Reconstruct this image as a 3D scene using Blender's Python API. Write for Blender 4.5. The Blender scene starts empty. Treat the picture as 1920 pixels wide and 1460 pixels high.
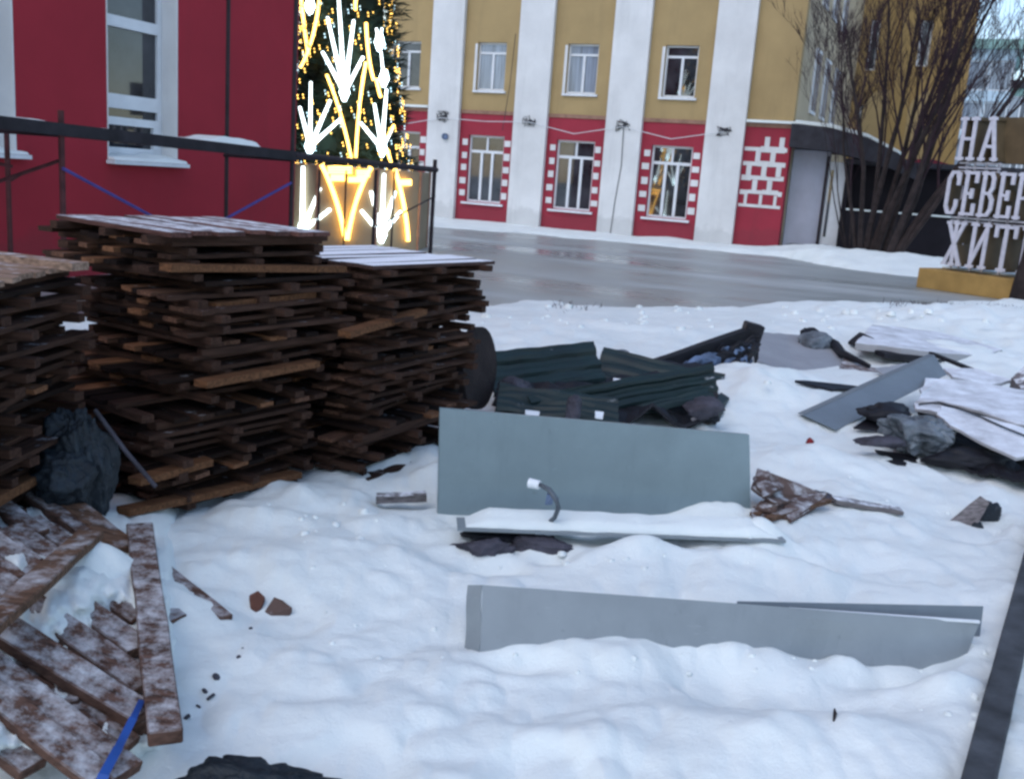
import bpy, bmesh, math, random
import numpy as np
from mathutils import Vector, Matrix, noise as mn
random.seed(7)
C = bpy.context.scene
COL = C.collection
PI = math.pi
# ------------------------------------------------------------------ camera, sky, sun, exposure
CAMR = [[0.9973279492591517, -0.07305451133595321, 0.0],
        [0.015170981206099736, 0.20711169369060237, -0.978199666563966],
        [0.07146189862982291, 0.9755858674202262, 0.2076665893545366]]
EYE = 1.6
FOC = 1868.0
cd = bpy.data.cameras.new('camera')
cam = bpy.data.objects.new('camera', cd)
COL.objects.link(cam)
cd.sensor_width = 36.0
cd.lens = 36.0 * FOC / 1920.0
cd.clip_start = 0.05
cd.clip_end = 3000
RM = Matrix(CAMR)
cam.matrix_world = Matrix.Translation((0, 0, EYE)) @ RM.to_4x4()
C.camera = cam
world = bpy.data.worlds.new('World')
C.world = world
world.use_nodes = True
wn = world.node_tree
bg = wn.nodes['Background']
sky = wn.nodes.new('ShaderNodeTexSky')
sky.sky_type = 'NISHITA'
sky.sun_disc = False
SUN_EL, SUN_AZ = math.radians(52), math.radians(215)
sky.sun_elevation = SUN_EL
sky.sun_rotation = SUN_AZ
sky.air_density = 1.0
sky.dust_density = 0.8
sky.ozone_density = 0.9
wn.links.new(sky.outputs[0], bg.inputs[0])
bg.inputs[1].default_value = 0.15
sd = bpy.data.lights.new('sun', 'SUN')
sd.energy = 0.5
sd.angle = math.radians(70)
sd.color = (1.0, 0.96, 0.93)
sun = bpy.data.objects.new('sun', sd)
COL.objects.link(sun)
sv = Vector((math.sin(SUN_AZ) * math.cos(SUN_EL), math.cos(SUN_AZ) * math.cos(SUN_EL), math.sin(SUN_EL)))
sun.rotation_euler = sv.to_track_quat('Z', 'Y').to_euler()
C.view_settings.view_transform = 'Standard'
C.view_settings.look = 'None'
C.view_settings.gamma = 1
C.view_settings.exposure = 0.72
C.render.engine = 'CYCLES'
C.cycles.filter_width = 2.8
C.cycles.max_bounces = 6
C.cycles.diffuse_bounces = 2
C.cycles.sample_clamp_indirect = 4
# ------------------------------------------------------------------ measuring helpers
U2 = Vector((0.39795, 0.91741, 0))          # from the camera into the facade
V1 = Vector((0.91741, -0.39795, 0))         # along the facade, to the right
def ray(px, py):
    return (RM @ Vector((px - 960.0, 730.0 - py, -FOC))).normalized()
def G(px, py, z=0.0):
    r = ray(px, py)
    return Vector((0, 0, EYE)) + r * ((z - EYE) / r.z)
def DD(px, py, d):
    r = ray(px, py)
    return Vector((0, 0, EYE)) + r * (d / r.y)
def plane_pt(px, py, nrm, c):
    r = ray(px, py)
    return Vector((0, 0, EYE)) + r * (c / r.dot(nrm))
# ------------------------------------------------------------------ materials
def new_mat(name):
    m = bpy.data.materials.new(name)
    m.use_nodes = True
    nt = m.node_tree
    return m, nt, nt.nodes['Principled BSDF']
def node(nt, t, **kw):
    n = nt.nodes.new(t)
    for k, v in kw.items():
        setattr(n, k, v)
    return n
def noise_node(nt, scale, detail=4, stretch=None, coord='Object', rough=0.55):
    tc = node(nt, 'ShaderNodeTexCoord')
    n = node(nt, 'ShaderNodeTexNoise')
    n.inputs['Scale'].default_value = scale
    n.inputs['Detail'].default_value = detail
    n.inputs['Roughness'].default_value = rough
    src = tc.outputs[coord]
    if stretch:
        mp = node(nt, 'ShaderNodeMapping')
        mp.inputs['Scale'].default_value = stretch
        nt.links.new(src, mp.inputs[0])
        src = mp.outputs[0]
    nt.links.new(src, n.inputs['Vector'])
    return n
def ramp(nt, src, stops):
    r = node(nt, 'ShaderNodeValToRGB')
    e = r.color_ramp.elements
    while len(e) < len(stops):
        e.new(0.5)
    for i, (p, c) in enumerate(stops):
        e[i].position = p
        e[i].color = (c[0], c[1], c[2], 1) if not isinstance(c, (int, float)) else (c, c, c, 1)
    nt.links.new(src, r.inputs[0])
    return r
def bump(nt, bs, src, strength=0.3, dist=0.01):
    b = node(nt, 'ShaderNodeBump')
    b.inputs['Strength'].default_value = strength
    b.inputs['Distance'].default_value = dist
    nt.links.new(src, b.inputs['Height'])
    nt.links.new(b.outputs[0], bs.inputs['Normal'])
    return b
def mixc(nt, fac, a, b):
    m = node(nt, 'ShaderNodeMix', data_type='RGBA')
    if hasattr(fac, 'links') or hasattr(fac, 'node'):
        nt.links.new(fac, m.inputs[0])
    else:
        m.inputs[0].default_value = fac
    for s, v in ((6, a), (7, b)):
        if isinstance(v, tuple):
            m.inputs[s].default_value = (v[0], v[1], v[2], 1)
        else:
            nt.links.new(v, m.inputs[s])
    return m.outputs[2]
def plain(name, c, rough=0.8, var=0.25, scale=3.0, bstr=0.25, bdist=0.01, bscale=None, metal=0.0, stretch=None, spec=0.3):
    m, nt, bs = new_mat(name)
    n = noise_node(nt, scale, 6, stretch)
    lo = tuple(max(0, x * (1 - var)) for x in c)
    hi = tuple(min(1, x * (1 + var)) for x in c)
    r = ramp(nt, n.outputs[0], [(0.3, lo), (0.7, hi)])
    nt.links.new(r.outputs[0], bs.inputs['Base Color'])
    bs.inputs['Roughness'].default_value = rough
    bs.inputs['Metallic'].default_value = metal
    bs.inputs['Specular IOR Level'].default_value = spec
    if bstr:
        n2 = noise_node(nt, bscale or scale * 8, 5)
        bump(nt, bs, n2.outputs[0], bstr, bdist)
    return m
def stucco(name, c, rough=0.82, stain=0.35):
    m, nt, bs = new_mat(name)
    n = noise_node(nt, 0.7, 7, rough=0.65)
    r = ramp(nt, n.outputs[0], [(0.3, tuple(x*0.88 for x in c)), (0.7, tuple(min(1, x*1.1) for x in c))])
    st = noise_node(nt, 1.0, 7, (1.6, 1.6, 0.16), rough=0.7)
    f = ramp(nt, st.outputs[0], [(0.52, 0.0), (0.78, stain)])
    col = mixc(nt, f.outputs[0], r.outputs[0], tuple(x*0.45+0.02 for x in c))
    # splashed grime in the lowest half metre
    tc = node(nt, 'ShaderNodeTexCoord'); sp = node(nt, 'ShaderNodeSeparateXYZ'); nt.links.new(tc.outputs['Object'], sp.inputs[0])
    n3 = noise_node(nt, 3.0, 6)
    ad = node(nt, 'ShaderNodeMath', operation='MULTIPLY_ADD'); nt.links.new(n3.outputs[0], ad.inputs[0]); ad.inputs[1].default_value = -0.9; nt.links.new(sp.outputs[2], ad.inputs[2])
    g = ramp(nt, ad.outputs[0], [(0.0, 0.30), (0.18, 0.0)])
    col = mixc(nt, g.outputs[0], col, tuple(x*0.4+0.03 for x in c))
    nt.links.new(col, bs.inputs['Base Color'])
    bs.inputs['Roughness'].default_value = rough
    bs.inputs['Specular IOR Level'].default_value = 0.25
    n2 = noise_node(nt, 38, 5)
    bump(nt, bs, n2.outputs[0], 0.35, 0.008)
    return m
def snow_mix(nt, base, thr=0.62, lo=0.40, hi=0.62, scale=9.0, col=(0.80, 0.83, 0.87)):
    """snow lying on the faces that look up, broken by a noise"""
    geo = node(nt, 'ShaderNodeNewGeometry')
    sp = node(nt, 'ShaderNodeSeparateXYZ')
    nt.links.new(geo.outputs['Normal'], sp.inputs[0])
    up = ramp(nt, sp.outputs[2], [(thr, 0.0), (min(1.0, thr + 0.2), 1.0)])
    n = noise_node(nt, scale, 6, rough=0.7)
    nr = ramp(nt, n.outputs[0], [(lo, 0.0), (hi, 1.0)])
    mu = node(nt, 'ShaderNodeMath', operation='MULTIPLY')
    nt.links.new(up.outputs[0], mu.inputs[0])
    nt.links.new(nr.outputs[0], mu.inputs[1])
    return mixc(nt, mu.outputs[0], base, col)
def wood(name, stops, snow=None, grain=(2, 26, 26), rough=0.85):
    m, nt, bs = new_mat(name)
    geo = node(nt, 'ShaderNodeNewGeometry')
    r = ramp(nt, geo.outputs['Random Per Island'], stops)
    n = noise_node(nt, 3.0, 7, grain)
    dk = ramp(nt, n.outputs[0], [(0.28, 0.35), (0.72, 1.35)])
    mm = node(nt, 'ShaderNodeMix', data_type='RGBA', blend_type='MULTIPLY')
    mm.inputs[0].default_value = 1.0
    nt.links.new(r.outputs[0], mm.inputs[6])
    nt.links.new(dk.outputs[0], mm.inputs[7])
    col = mm.outputs[2]
    if snow:
        col = snow_mix(nt, col, 0.6, snow[0], snow[1], snow[2])
    nt.links.new(col, bs.inputs['Base Color'])
    bs.inputs['Roughness'].default_value = rough
    bs.inputs['Specular IOR Level'].default_value = 0.15
    bump(nt, bs, n.outputs[0], 0.6, 0.004)
    return m
M = {}
# snow
m, nt, bs = new_mat('snow')
n1 = noise_node(nt, 1.3, 5)
r1 = ramp(nt, n1.outputs[0], [(0.3, (0.72, 0.765, 0.745)), (0.65, (0.82, 0.86, 0.83))])
nd = noise_node(nt, 5.5, 6, rough=0.7)
rd = ramp(nt, nd.outputs[0], [(0.66, 0.0), (0.80, 0.45)])
c1 = mixc(nt, rd.outputs[0], r1.outputs[0], (0.42, 0.40, 0.40))
nt.links.new(c1, bs.inputs['Base Color'])
bs.inputs['Roughness'].default_value = 0.75
bs.inputs['Specular IOR Level'].default_value = 0.2
n2 = noise_node(nt, 16, 10, rough=0.72)
bump(nt, bs, n2.outputs[0], 0.55, 0.022)
M['snow'] = m
# wet icy asphalt
m, nt, bs = new_mat('wet_asphalt')
n1 = noise_node(nt, 0.30, 7, (0.4, 1.5, 1), rough=0.65)
r1 = ramp(nt, n1.outputs[0], [(0.28, (0.20, 0.215, 0.21)), (0.52, (0.31, 0.33, 0.32)), (0.74, (0.55, 0.57, 0.56))])
nt.links.new(r1.outputs[0], bs.inputs['Base Color'])
rr = ramp(nt, n1.outputs[0], [(0.35, 0.18), (0.6, 0.55)])
nt.links.new(rr.outputs[0], bs.inputs['Roughness'])
n2 = noise_node(nt, 9, 6)
bump(nt, bs, n2.outputs[0], 0.3, 0.01)
M['road'] = m
M['red'] = stucco('red_paint', (0.33, 0.024, 0.038))
M['redband'] = stucco('facade_red_paint', (0.33, 0.034, 0.055))
M['yellow'] = stucco('ochre_stucco', (0.40, 0.285, 0.135))
M['ochre_deep'] = stucco('ochre_side_stucco', (0.36, 0.235, 0.09))
M['whitewash'] = stucco('white_stucco', (0.70, 0.70, 0.69))
M['cream'] = stucco('cream_stucco', (0.46, 0.38, 0.26))
M['frame'] = plain('white_frame', (0.72, 0.74, 0.76), 0.5, 0.06, 4, 0.1)
M['sill'] = plain('sill_white', (0.7, 0.72, 0.74), 0.6, 0.1, 6, 0.3)
M['border'] = plain('brown_ledge', (0.30, 0.17, 0.12), 0.8, 0.25, 5)
m, nt, bs = new_mat('window_glass')
n1 = noise_node(nt, 1.2, 3)
r1 = ramp(nt, n1.outputs[0], [(0.35, (0.012, 0.014, 0.018)), (0.65, (0.05, 0.055, 0.065))])
nt.links.new(r1.outputs[0], bs.inputs['Base Color'])
bs.inputs['Roughness'].default_value = 0.03
bs.inputs['Specular IOR Level'].default_value = 0.6
bs.inputs['IOR'].default_value = 1.6
M['glass'] = m
M['curtain_glass'] = plain('curtained_glass', (0.22, 0.26, 0.32), 0.12, 0.4, 2.5, 0, stretch=(6, 6, 0.3), spec=0.8)
M['dark_steel'] = plain('dark_tube', (0.022, 0.014, 0.018), 0.6, 0.4, 8, 0.3, 0.003)
M['rust_tube'] = plain('rusty_tube', (0.07, 0.02, 0.022), 0.7, 0.4, 8, 0.3, 0.003)
M['blue_tube'] = plain('blue_tube', (0.055, 0.045, 0.20), 0.6, 0.2, 8, 0.2)
M['deck'] = plain('deck_board', (0.02, 0.018, 0.022), 0.85, 0.4, 5, 0.4, 0.006)
WSTOPS = [(0.0, (0.004, 0.002, 0.002)), (0.35, (0.018, 0.009, 0.006)), (0.62, (0.062, 0.032, 0.022)),
          (0.86, (0.11, 0.062, 0.050)), (0.95, (0.15, 0.072, 0.042)), (1.0, (0.26, 0.115, 0.05))]
M['wood'] = wood('stack_wood', WSTOPS, snow=(0.60, 0.80, 12))
M['wood_x'] = wood('stack_wood_across', WSTOPS, grain=(26, 2, 26))
M['wood_frost'] = wood('frosted_stack_wood', [(0, (0.07, 0.035, 0.03)), (1, (0.16, 0.075, 0.06))], snow=(0.36, 0.62, 14))
M['wood_snow'] = wood('snowed_slats', [(0, (0.06, 0.035, 0.03)), (1, (0.10, 0.06, 0.05))], snow=(0.10, 0.42, 10))
M['pale_wood'] = wood('pale_slats', [(0, (0.24, 0.155, 0.11)), (1, (0.34, 0.23, 0.17))], snow=(0.5, 0.75, 12))
M['pile_wood'] = wood('reddish_boards', [(0, (0.050, 0.026, 0.020)), (0.6, (0.085, 0.045, 0.034)), (1, (0.12, 0.068, 0.050))], snow=(0.42, 0.88, 16), grain=(3, 20, 20))
M['pile_bare'] = wood('brown_bare_board', [(0, (0.10, 0.058, 0.038)), (1, (0.15, 0.085, 0.055))], snow=(0.50, 0.85, 6), grain=(3, 20, 20))
M['orange_wood'] = wood('fresh_cut_wood', [(0, (0.10, 0.044, 0.022)), (1, (0.17, 0.078, 0.036))])
def coated(name, c, dirt=0.25, snow=None, rough=0.42):
    m, nt, bs = new_mat(name)
    n = noise_node(nt, 2.2, 7, rough=0.65)
    r = ramp(nt, n.outputs[0], [(0.3, tuple(x * 0.86 for x in c)), (0.7, tuple(x * 1.1 for x in c))])
    n3 = noise_node(nt, 26, 3, rough=0.5)
    sp = ramp(nt, n3.outputs[0], [(0.70, 0.0), (0.78, dirt)])
    col = mixc(nt, sp.outputs[0], r.outputs[0], tuple(x * 0.3 for x in c))
    sc = noise_node(nt, 5.0, 4, (1.2, 9, 9), rough=0.8)
    sr = ramp(nt, sc.outputs[0], [(0.64, 0.0), (0.72, 0.22)])
    col = mixc(nt, sr.outputs[0], col, tuple(min(1, x*1.7+0.05) for x in c))
    st = noise_node(nt, 2.0, 5, (5, 5, 0.7), rough=0.7)
    s2 = ramp(nt, st.outputs[0], [(0.55, 0.0), (0.75, 0.35)])
    col = mixc(nt, s2.outputs[0], col, tuple(x*0.62 for x in c))
    if snow:
        col = snow_mix(nt, col, 0.6, snow[0], snow[1], snow[2])
    nt.links.new(col, bs.inputs['Base Color'])
    bs.inputs['Roughness'].default_value = rough
    n2 = noise_node(nt, 3.0, 3)
    bump(nt, bs, n2.outputs[0], 0.16, 0.02)
    return m
M['panel_green'] = coated('grey_green_coating', (0.185, 0.245, 0.265))
M['panel_grey'] = coated('grey_coating', (0.225, 0.255, 0.27))
M['panel_blue'] = coated('blue_grey_coating', (0.155, 0.185, 0.21))
M['sheet_grey'] = coated('matt_grey_sheet', (0.30, 0.31, 0.33), rough=0.7)
M['snowed_sheet'] = coated('snowed_sheet', (0.34, 0.34, 0.35), snow=(0.25, 0.62, 4), rough=0.8)
m, nt, bs = new_mat('dark_green_metal')
n = noise_node(nt, 3, 6)
r = ramp(nt, n.outputs[0], [(0.3, (0.002, 0.009, 0.010)), (0.7, (0.005, 0.022, 0.021))])
nt.links.new(snow_mix(nt, r.outputs[0], 0.55, 0.64, 0.76, 4), bs.inputs['Base Color'])
bs.inputs['Roughness'].default_value = 0.55
M['green'] = m
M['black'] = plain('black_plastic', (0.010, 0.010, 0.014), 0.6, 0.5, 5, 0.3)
M['rag_blue'] = plain('blue_grey_rag', (0.10, 0.14, 0.22), 0.8, 0.8, 7, 0.5, 0.02)
M['tarp'] = plain('dark_tarp', (0.014, 0.020, 0.026), 0.5, 0.6, 6, 0.5, 0.02)
M['tarp_grey'] = plain('grey_bag', (0.13, 0.15, 0.17), 0.5, 0.8, 6, 0.5, 0.02)
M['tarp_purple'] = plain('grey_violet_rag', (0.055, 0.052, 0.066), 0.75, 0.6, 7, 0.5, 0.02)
m, nt, bs = new_mat('wet_cardboard')
n = noise_node(nt, 6, 6)
r = ramp(nt, n.outputs[0], [(0.3, (0.060, 0.034, 0.028)), (0.7, (0.125, 0.075, 0.060))])
nt.links.new(snow_mix(nt, r.outputs[0], 0.45, 0.45, 0.75, 9), bs.inputs['Base Color'])
bs.inputs['Roughness'].default_value = 0.85
bump(nt, bs, n.outputs[0], 0.4, 0.008)
M['card'] = m
M['scrap'] = plain('brown_scrap', (0.12, 0.05, 0.035), 0.85, 0.4, 12, 0.5, 0.006)
M['frost_wood'] = wood('frosted_grey_board', [(0, (0.12, 0.11, 0.11)), (1, (0.2, 0.18, 0.18))], snow=(0.42, 0.6, 12))
M['strap'] = plain('blue_strap', (0.02, 0.075, 0.30), 0.45, 0.2, 8, 0)
M['redbit'] = plain('red_plastic', (0.20, 0.012, 0.012), 0.5, 0.2, 8, 0)
M['hose'] = plain('grey_hose', (0.10, 0.12, 0.14), 0.5, 0.3, 12, 0.2)
M['whiteplastic'] = plain('white_plastic', (0.75, 0.78, 0.8), 0.5, 0.1, 8, 0)
M['kerb'] = plain('dark_concrete', (0.055, 0.06, 0.068), 0.85, 0.5, 7, 0.6, 0.01)
M['bark'] = plain('dark_bark', (0.030, 0.021, 0.020), 0.9, 0.45, 6, 0.6, 0.02)
M['twig'] = plain('violet_brown_twigs', (0.034, 0.018, 0.024), 0.9, 0.3, 2, 0)
M['needles'] = plain('artificial_needles', (0.012, 0.028, 0.020), 0.8, 0.6, 2.0, 0)
M['pedestal'] = plain('beige_cladding', (0.30, 0.235, 0.15), 0.7, 0.15, 1.5, 0.2)
M['sign_side'] = plain('brown_sign_side', (0.115, 0.080, 0.042), 0.7, 0.2, 3, 0.2)
M['sign_face'] = plain('white_sign_face', (0.58, 0.57, 0.63), 0.6, 0.12, 8, 0.2)
M['plinth'] = plain('ochre_plinth', (0.36, 0.22, 0.07), 0.8, 0.2, 3, 0.3)
M['porch_wall'] = plain('grey_white_wall', (0.42, 0.44, 0.52), 0.8, 0.12, 1.5, 0.2)
M['dark_roof'] = plain('dark_canopy', (0.035, 0.034, 0.042), 0.8, 0.4, 3, 0.3)
M['pale_blue'] = plain('pale_blue_stucco', (0.52, 0.64, 0.72), 0.85, 0.08, 0.3, 0.1)
M['mint'] = plain('mint_stucco', (0.28, 0.44, 0.40), 0.85, 0.08, 0.3, 0.1)
M['redbrick'] = plain('dark_red_wall', (0.17, 0.02, 0.035), 0.85, 0.3, 2, 0.2)
M['dark_void'] = plain('dark_interior', (0.012, 0.010, 0.014), 0.9, 0.3, 2, 0)
M['fence_green'] = plain('green_fence', (0.02, 0.07, 0.06), 0.7, 0.3, 2, 0)
def emit(name, c, s):
    m, nt, bs = new_mat(name)
    bs.inputs['Base Color'].default_value = (c[0], c[1], c[2], 1)
    bs.inputs['Emission Color'].default_value = (c[0], c[1], c[2], 1)
    bs.inputs['Emission Strength'].default_value = s
    return m
M['led_white'] = emit('white_led', (0.80, 0.95, 1.0), 3.2)
M['led_gold'] = emit('gold_led', (1.0, 0.58, 0.12), 4.2)
M['led_pale'] = emit('pale_led', (0.55, 0.82, 0.95), 2.0)
# ------------------------------------------------------------------ mesh helper
class MB:
    def __init__(s):
        s.v = []; s.f = []; s.mi = []
    def add(s, vs, fs, mi=0):
        o = len(s.v)
        s.v += [tuple(x) for x in vs]
        for f in fs:
            s.f.append(tuple(i + o for i in f)); s.mi.append(mi)
    def box(s, c, size, rot=None, mi=0, jit=0.0):
        hx, hy, hz = size[0] / 2, size[1] / 2, size[2] / 2
        vs = []
        for x, y, z in ((-1,-1,-1),(1,-1,-1),(1,1,-1),(-1,1,-1),(-1,-1,1),(1,-1,1),(1,1,1),(-1,1,1)):
            v = Vector((x*hx, y*hy, z*hz))
            if jit: v += Vector((random.uniform(-jit, jit), random.uniform(-jit, jit), random.uniform(-jit, jit) * 0.4))
            if rot is not None: v = rot @ v
            vs.append(v + Vector(c))
        s.add(vs, [(0,3,2,1),(4,5,6,7),(0,1,5,4),(1,2,6,5),(2,3,7,6),(3,0,4,7)], mi)
    def bb(s, x0, x1, y0, y1, z0, z1, mi=0):
        s.box(((x0+x1)/2, (y0+y1)/2, (z0+z1)/2), (abs(x1-x0), abs(y1-y0), abs(z1-z0)), None, mi)
    def bar(s, p0, p1, w, h, up=(0, 0, 1), mi=0, seg=1, wob=0.0):
        p0 = Vector(p0); p1 = Vector(p1)
        d = (p1 - p0).normalized()
        sd_ = d.cross(Vector(up)).normalized()
        u = sd_.cross(d).normalized()
        rings = []
        for k in range(seg + 1):
            t = k / seg
            c = p0.lerp(p1, t)
            ww = w * (1 + random.uniform(-wob, wob)); hh = h * (1 + random.uniform(-wob, wob))
            c = c + sd_ * random.uniform(-wob, wob) * w * 0.3
            jg = [d*random.uniform(-1, 1)*wob*w*1.6 if k in (0, seg) else d*0 for _ in range(4)]
            rings.append([c - sd_*ww/2 - u*hh/2 + jg[0], c + sd_*ww/2 - u*hh/2 + jg[1], c + sd_*ww/2 + u*hh/2 + jg[1]*1.2, c - sd_*ww/2 + u*hh/2 + jg[0]*1.2])
        vs = [v for r in rings for v in r]
        fs = [(0,1,2,3), tuple(4*seg + i for i in (3,2,1,0))]
        for k in range(seg):
            a = 4*k
            for i in range(4):
                j = (i+1) % 4
                fs.append((a+i, a+4+i, a+4+j, a+j))
        s.add(vs, fs, mi)
    def tube(s, pts, rad, n=6, mi=0, cap=True):
        pts = [Vector(p) for p in pts]
        if not isinstance(rad, (list, tuple)): rad = [rad] * len(pts)
        vs = []; fs = []
        for k, p in enumerate(pts):
            d = (pts[min(k+1, len(pts)-1)] - pts[max(k-1, 0)]).normalized()
            a = d.cross(Vector((0.13, 0.21, 1))).normalized()
            if a.length < 0.1: a = Vector((1, 0, 0))
            b = d.cross(a).normalized()
            for i in range(n):
                t = 2*PI*i/n
                vs.append(p + (a*math.cos(t) + b*math.sin(t)) * rad[k])
        for k in range(len(pts)-1):
            for i in range(n):
                j = (i+1) % n
                fs.append((k*n+i, k*n+j, k*n+n+j, k*n+n+i))
        if cap:
            fs.append(tuple(reversed(range(n)))); fs.append(tuple((len(pts)-1)*n+i for i in range(n)))
        s.add(vs, fs, mi)
    def prism(s, top, thick, dirv=(0, 0, -1), mi=0):
        n = len(top)
        d = Vector(dirv) * thick
        vs = [Vector(p) for p in top] + [Vector(p) + d for p in top]
        fs = [tuple(range(n)), tuple(reversed(range(n, 2*n)))]
        for i in range(n):
            j = (i+1) % n
            fs.append((i, i+n, j+n, j))
        s.add(vs, fs, mi)
    def build(s, name, mat, parent=None, smooth=False, bevel=0.0):
        me = bpy.data.meshes.new(name)
        me.from_pydata(s.v, [], s.f)
        mats = mat if isinstance(mat, (list, tuple)) else [mat]
        for q in mats: me.materials.append(q)
        if len(mats) > 1: me.polygons.foreach_set('material_index', s.mi)
        if smooth: me.polygons.foreach_set('use_smooth', [True]*len(me.polygons))
        bm = bmesh.new(); bm.from_mesh(me)
        bmesh.ops.recalc_face_normals(bm, faces=bm.faces)
        bm.to_mesh(me); bm.free()
        me.update()
        o = bpy.data.objects.new(name, me)
        COL.objects.link(o)
        if parent is not None: o.parent = parent
        if bevel:
            b = o.modifiers.new('bevel', 'BEVEL'); b.width = bevel; b.segments = 1; b.limit_method = 'ANGLE'
        return o
def tag(o, label=None, cat=None, group=None, kind=None):
    if label: o['label'] = label
    if cat: o['category'] = cat
    if group: o['group'] = group
    if kind: o['kind'] = kind
    return o
def empty(name, loc=(0, 0, 0), rz=0.0):
    o = bpy.data.objects.new(name, None)
    o.empty_display_size = 0.2
    COL.objects.link(o)
    o.location = loc
    o.rotation_euler = (0, 0, rz)
    return o
def copy_tree(o, parent=None):
    c = o.copy(); COL.objects.link(c)
    c.parent = parent
    for ch in [k for k in bpy.data.objects if k.parent == o]:
        copy_tree(ch, c)
    return c
FROT = math.atan2(V1.y, V1.x)               # facade frame: local x = along, local y = into the building
# ------------------------------------------------------------------ terrain
def vnoise(x, y, seed=0):
    xi = np.floor(x).astype(np.int64); yi = np.floor(y).astype(np.int64)
    xf = x - xi; yf = y - yi
    u = xf*xf*(3-2*xf); v = yf*yf*(3-2*yf)
    def h(a, b):
        n = (a*374761393 + b*668265263 + seed*1442695041) & 0xffffffff
        n = ((n ^ (n >> 13)) * 1274126177) & 0xffffffff
        return ((n ^ (n >> 16)) & 0xffff) / 65535.0*2-1
    return (h(xi, yi)*(1-u) + h(xi+1, yi)*u)*(1-v) + (h(xi, yi+1)*(1-u) + h(xi+1, yi+1)*u)*v
def rnoise(x, y, sc, seed):
    c, s = math.cos(0.6+seed), math.sin(0.6+seed)
    return vnoise((x*c - y*s)*sc, (x*s + y*c)*sc, seed)
ROADPX = [(-900, 640), (300, 575), (860, 570), (1000, 566), (1150, 574), (1400, 586), (1560, 584), (1700, 578), (1840, 562),
          (1990, 556), (2400, 580), (2500, 545), (1990, 540), (1730, 521), (1600, 506), (1480, 484), (1375, 473), (1000, 440), (800, 425), (300, 392), (-600, 330)]
ROADPOLY = [G(*p) for p in ROADPX]
def road_sd(x, y):
    inside = np.zeros(x.shape, bool); d = np.full(x.shape, 1e9)
    n = len(ROADPOLY)
    for i in range(n):
        ax, ay = ROADPOLY[i].x, ROADPOLY[i].y
        bx, by = ROADPOLY[(i+1) % n].x, ROADPOLY[(i+1) % n].y
        ex, ey = bx-ax, by-ay
        t = np.clip(((x-ax)*ex + (y-ay)*ey)/(ex*ex+ey*ey), 0, 1)
        d = np.minimum(d, np.hypot(x-ax-t*ex, y-ay-t*ey))
        cond = ((ay > y) != (by > y)) & (x < ex*(y-ay)/((by-ay) if abs(by-ay) > 1e-9 else 1e-9) + ax)
        inside ^= cond
    return np.where(inside, -d, d)
BUMPS = []      # x, y, rx, ry, rot, height
def bumpat(px, py, rx, ry, h, rot=0.0, z=0.0):
    p = G(px, py, z); BUMPS.append((p.x, p.y, rx, ry, rot, h))
BUMPS += []
def terrain(x, y):
    dist = np.hypot(x, y)
    nearf = np.clip(1.4 - dist/14.0, 0.25, 1.0)
    h = 0.055 + 0.045*rnoise(x, y, 0.8, 1) + 0.028*rnoise(x, y, 1.9, 2)*nearf
    b = rnoise(x, y, 4.3, 3)
    h = h + nearf*(0.012*b + 0.030*np.abs(rnoise(x, y, 3.4, 14)) + 0.020*np.abs(rnoise(x, y, 6.7, 4)) + 0.010*np.abs(rnoise(x, y, 13.0, 15)) - 0.02 + 0.0035*rnoise(x, y, 11, 5) + 0.0016*rnoise(x, y, 23, 6))
    # footprint-like dents
    fp = rnoise(x, y, 2.6, 8)
    h = h - nearf*0.035*np.clip((fp-0.45)/0.3, 0, 1)
    for (bx, by, rx, ry, rot, hh) in BUMPS:
        c, s = math.cos(rot), math.sin(rot)
        dx, dy = x-bx, y-by
        e = ((dx*c+dy*s)/rx)**2 + ((-dx*s+dy*c)/ry)**2
        h = h + hh*np.exp(-e)*(1+0.15*rnoise(x, y, 6, 9))
    sd = road_sd(x, y) + 0.35*rnoise(x, y, 1.1, 11) + 0.14*rnoise(x, y, 3.7, 12)
    t = np.clip((sd+0.35)/0.75, 0, 1); t = t*t*(3-2*t)
    lim = np.where(dist > 8, np.maximum(h, 0.02), h)
    return (-0.07)*(1-t) + lim*t
def TH(x, y):
    return float(terrain(np.array([x], float), np.array([y], float))[0])
def GT(px, py, h=0.0):
    z = 0.05
    for _ in range(6):
        p = G(px, py, z); z = TH(p.x, p.y)+h
    return G(px, py, z)
def PT(px, py, d):
    return GT(px, py, d) if d < 1.5 else DD(px, py, d)
# mounds and hollows of the snow, each where the photo has one
bumpat(560, 960, 0.30, 0.22, 0.05)
bumpat(500, 1010, 0.16, 0.10, 0.05)
bumpat(165, 1085, 0.22, 0.19, 0.19, 0.5, 0.18)     # snow filling the collapsed boards
bumpat(60, 1120, 0.3, 0.3, 0.06, 0.0, 0.2)
bumpat(640, 1100, 0.45, 0.3, 0.05)
bumpat(1200, 1016, 0.16, 0.07, 0.075, 0, 0.12)
bumpat(1440, 1000, 0.14, 0.08, 0.05, 0, 0.12)
bumpat(1130, 1032, 0.14, 0.06, 0.03, 0, 0.10)
bumpat(1390, 1036, 0.30, 0.06, 0.05, 0, 0.12)
bumpat(1400, 985, 0.2, 0.06, 0.05, 0, 0.14)
bumpat(1330, 990, 0.26, 0.07, 0.06)
bumpat(925, 1030, 0.17, 0.07, -0.08, 0, 0.1)              # hollow under the board
bumpat(1040, 1025, 0.10, 0.05, -0.05, 0, 0.1)
bumpat(1100, 1255, 0.30, 0.10, 0.055)
bumpat(1330, 1245, 0.40, 0.10, 0.05)
bumpat(1590, 1262, 0.08, 0.06, 0.06)
bumpat(1740, 1320, 0.20, 0.10, 0.07)
bumpat(1690, 1290, 0.10, 0.06, -0.04)
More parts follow.
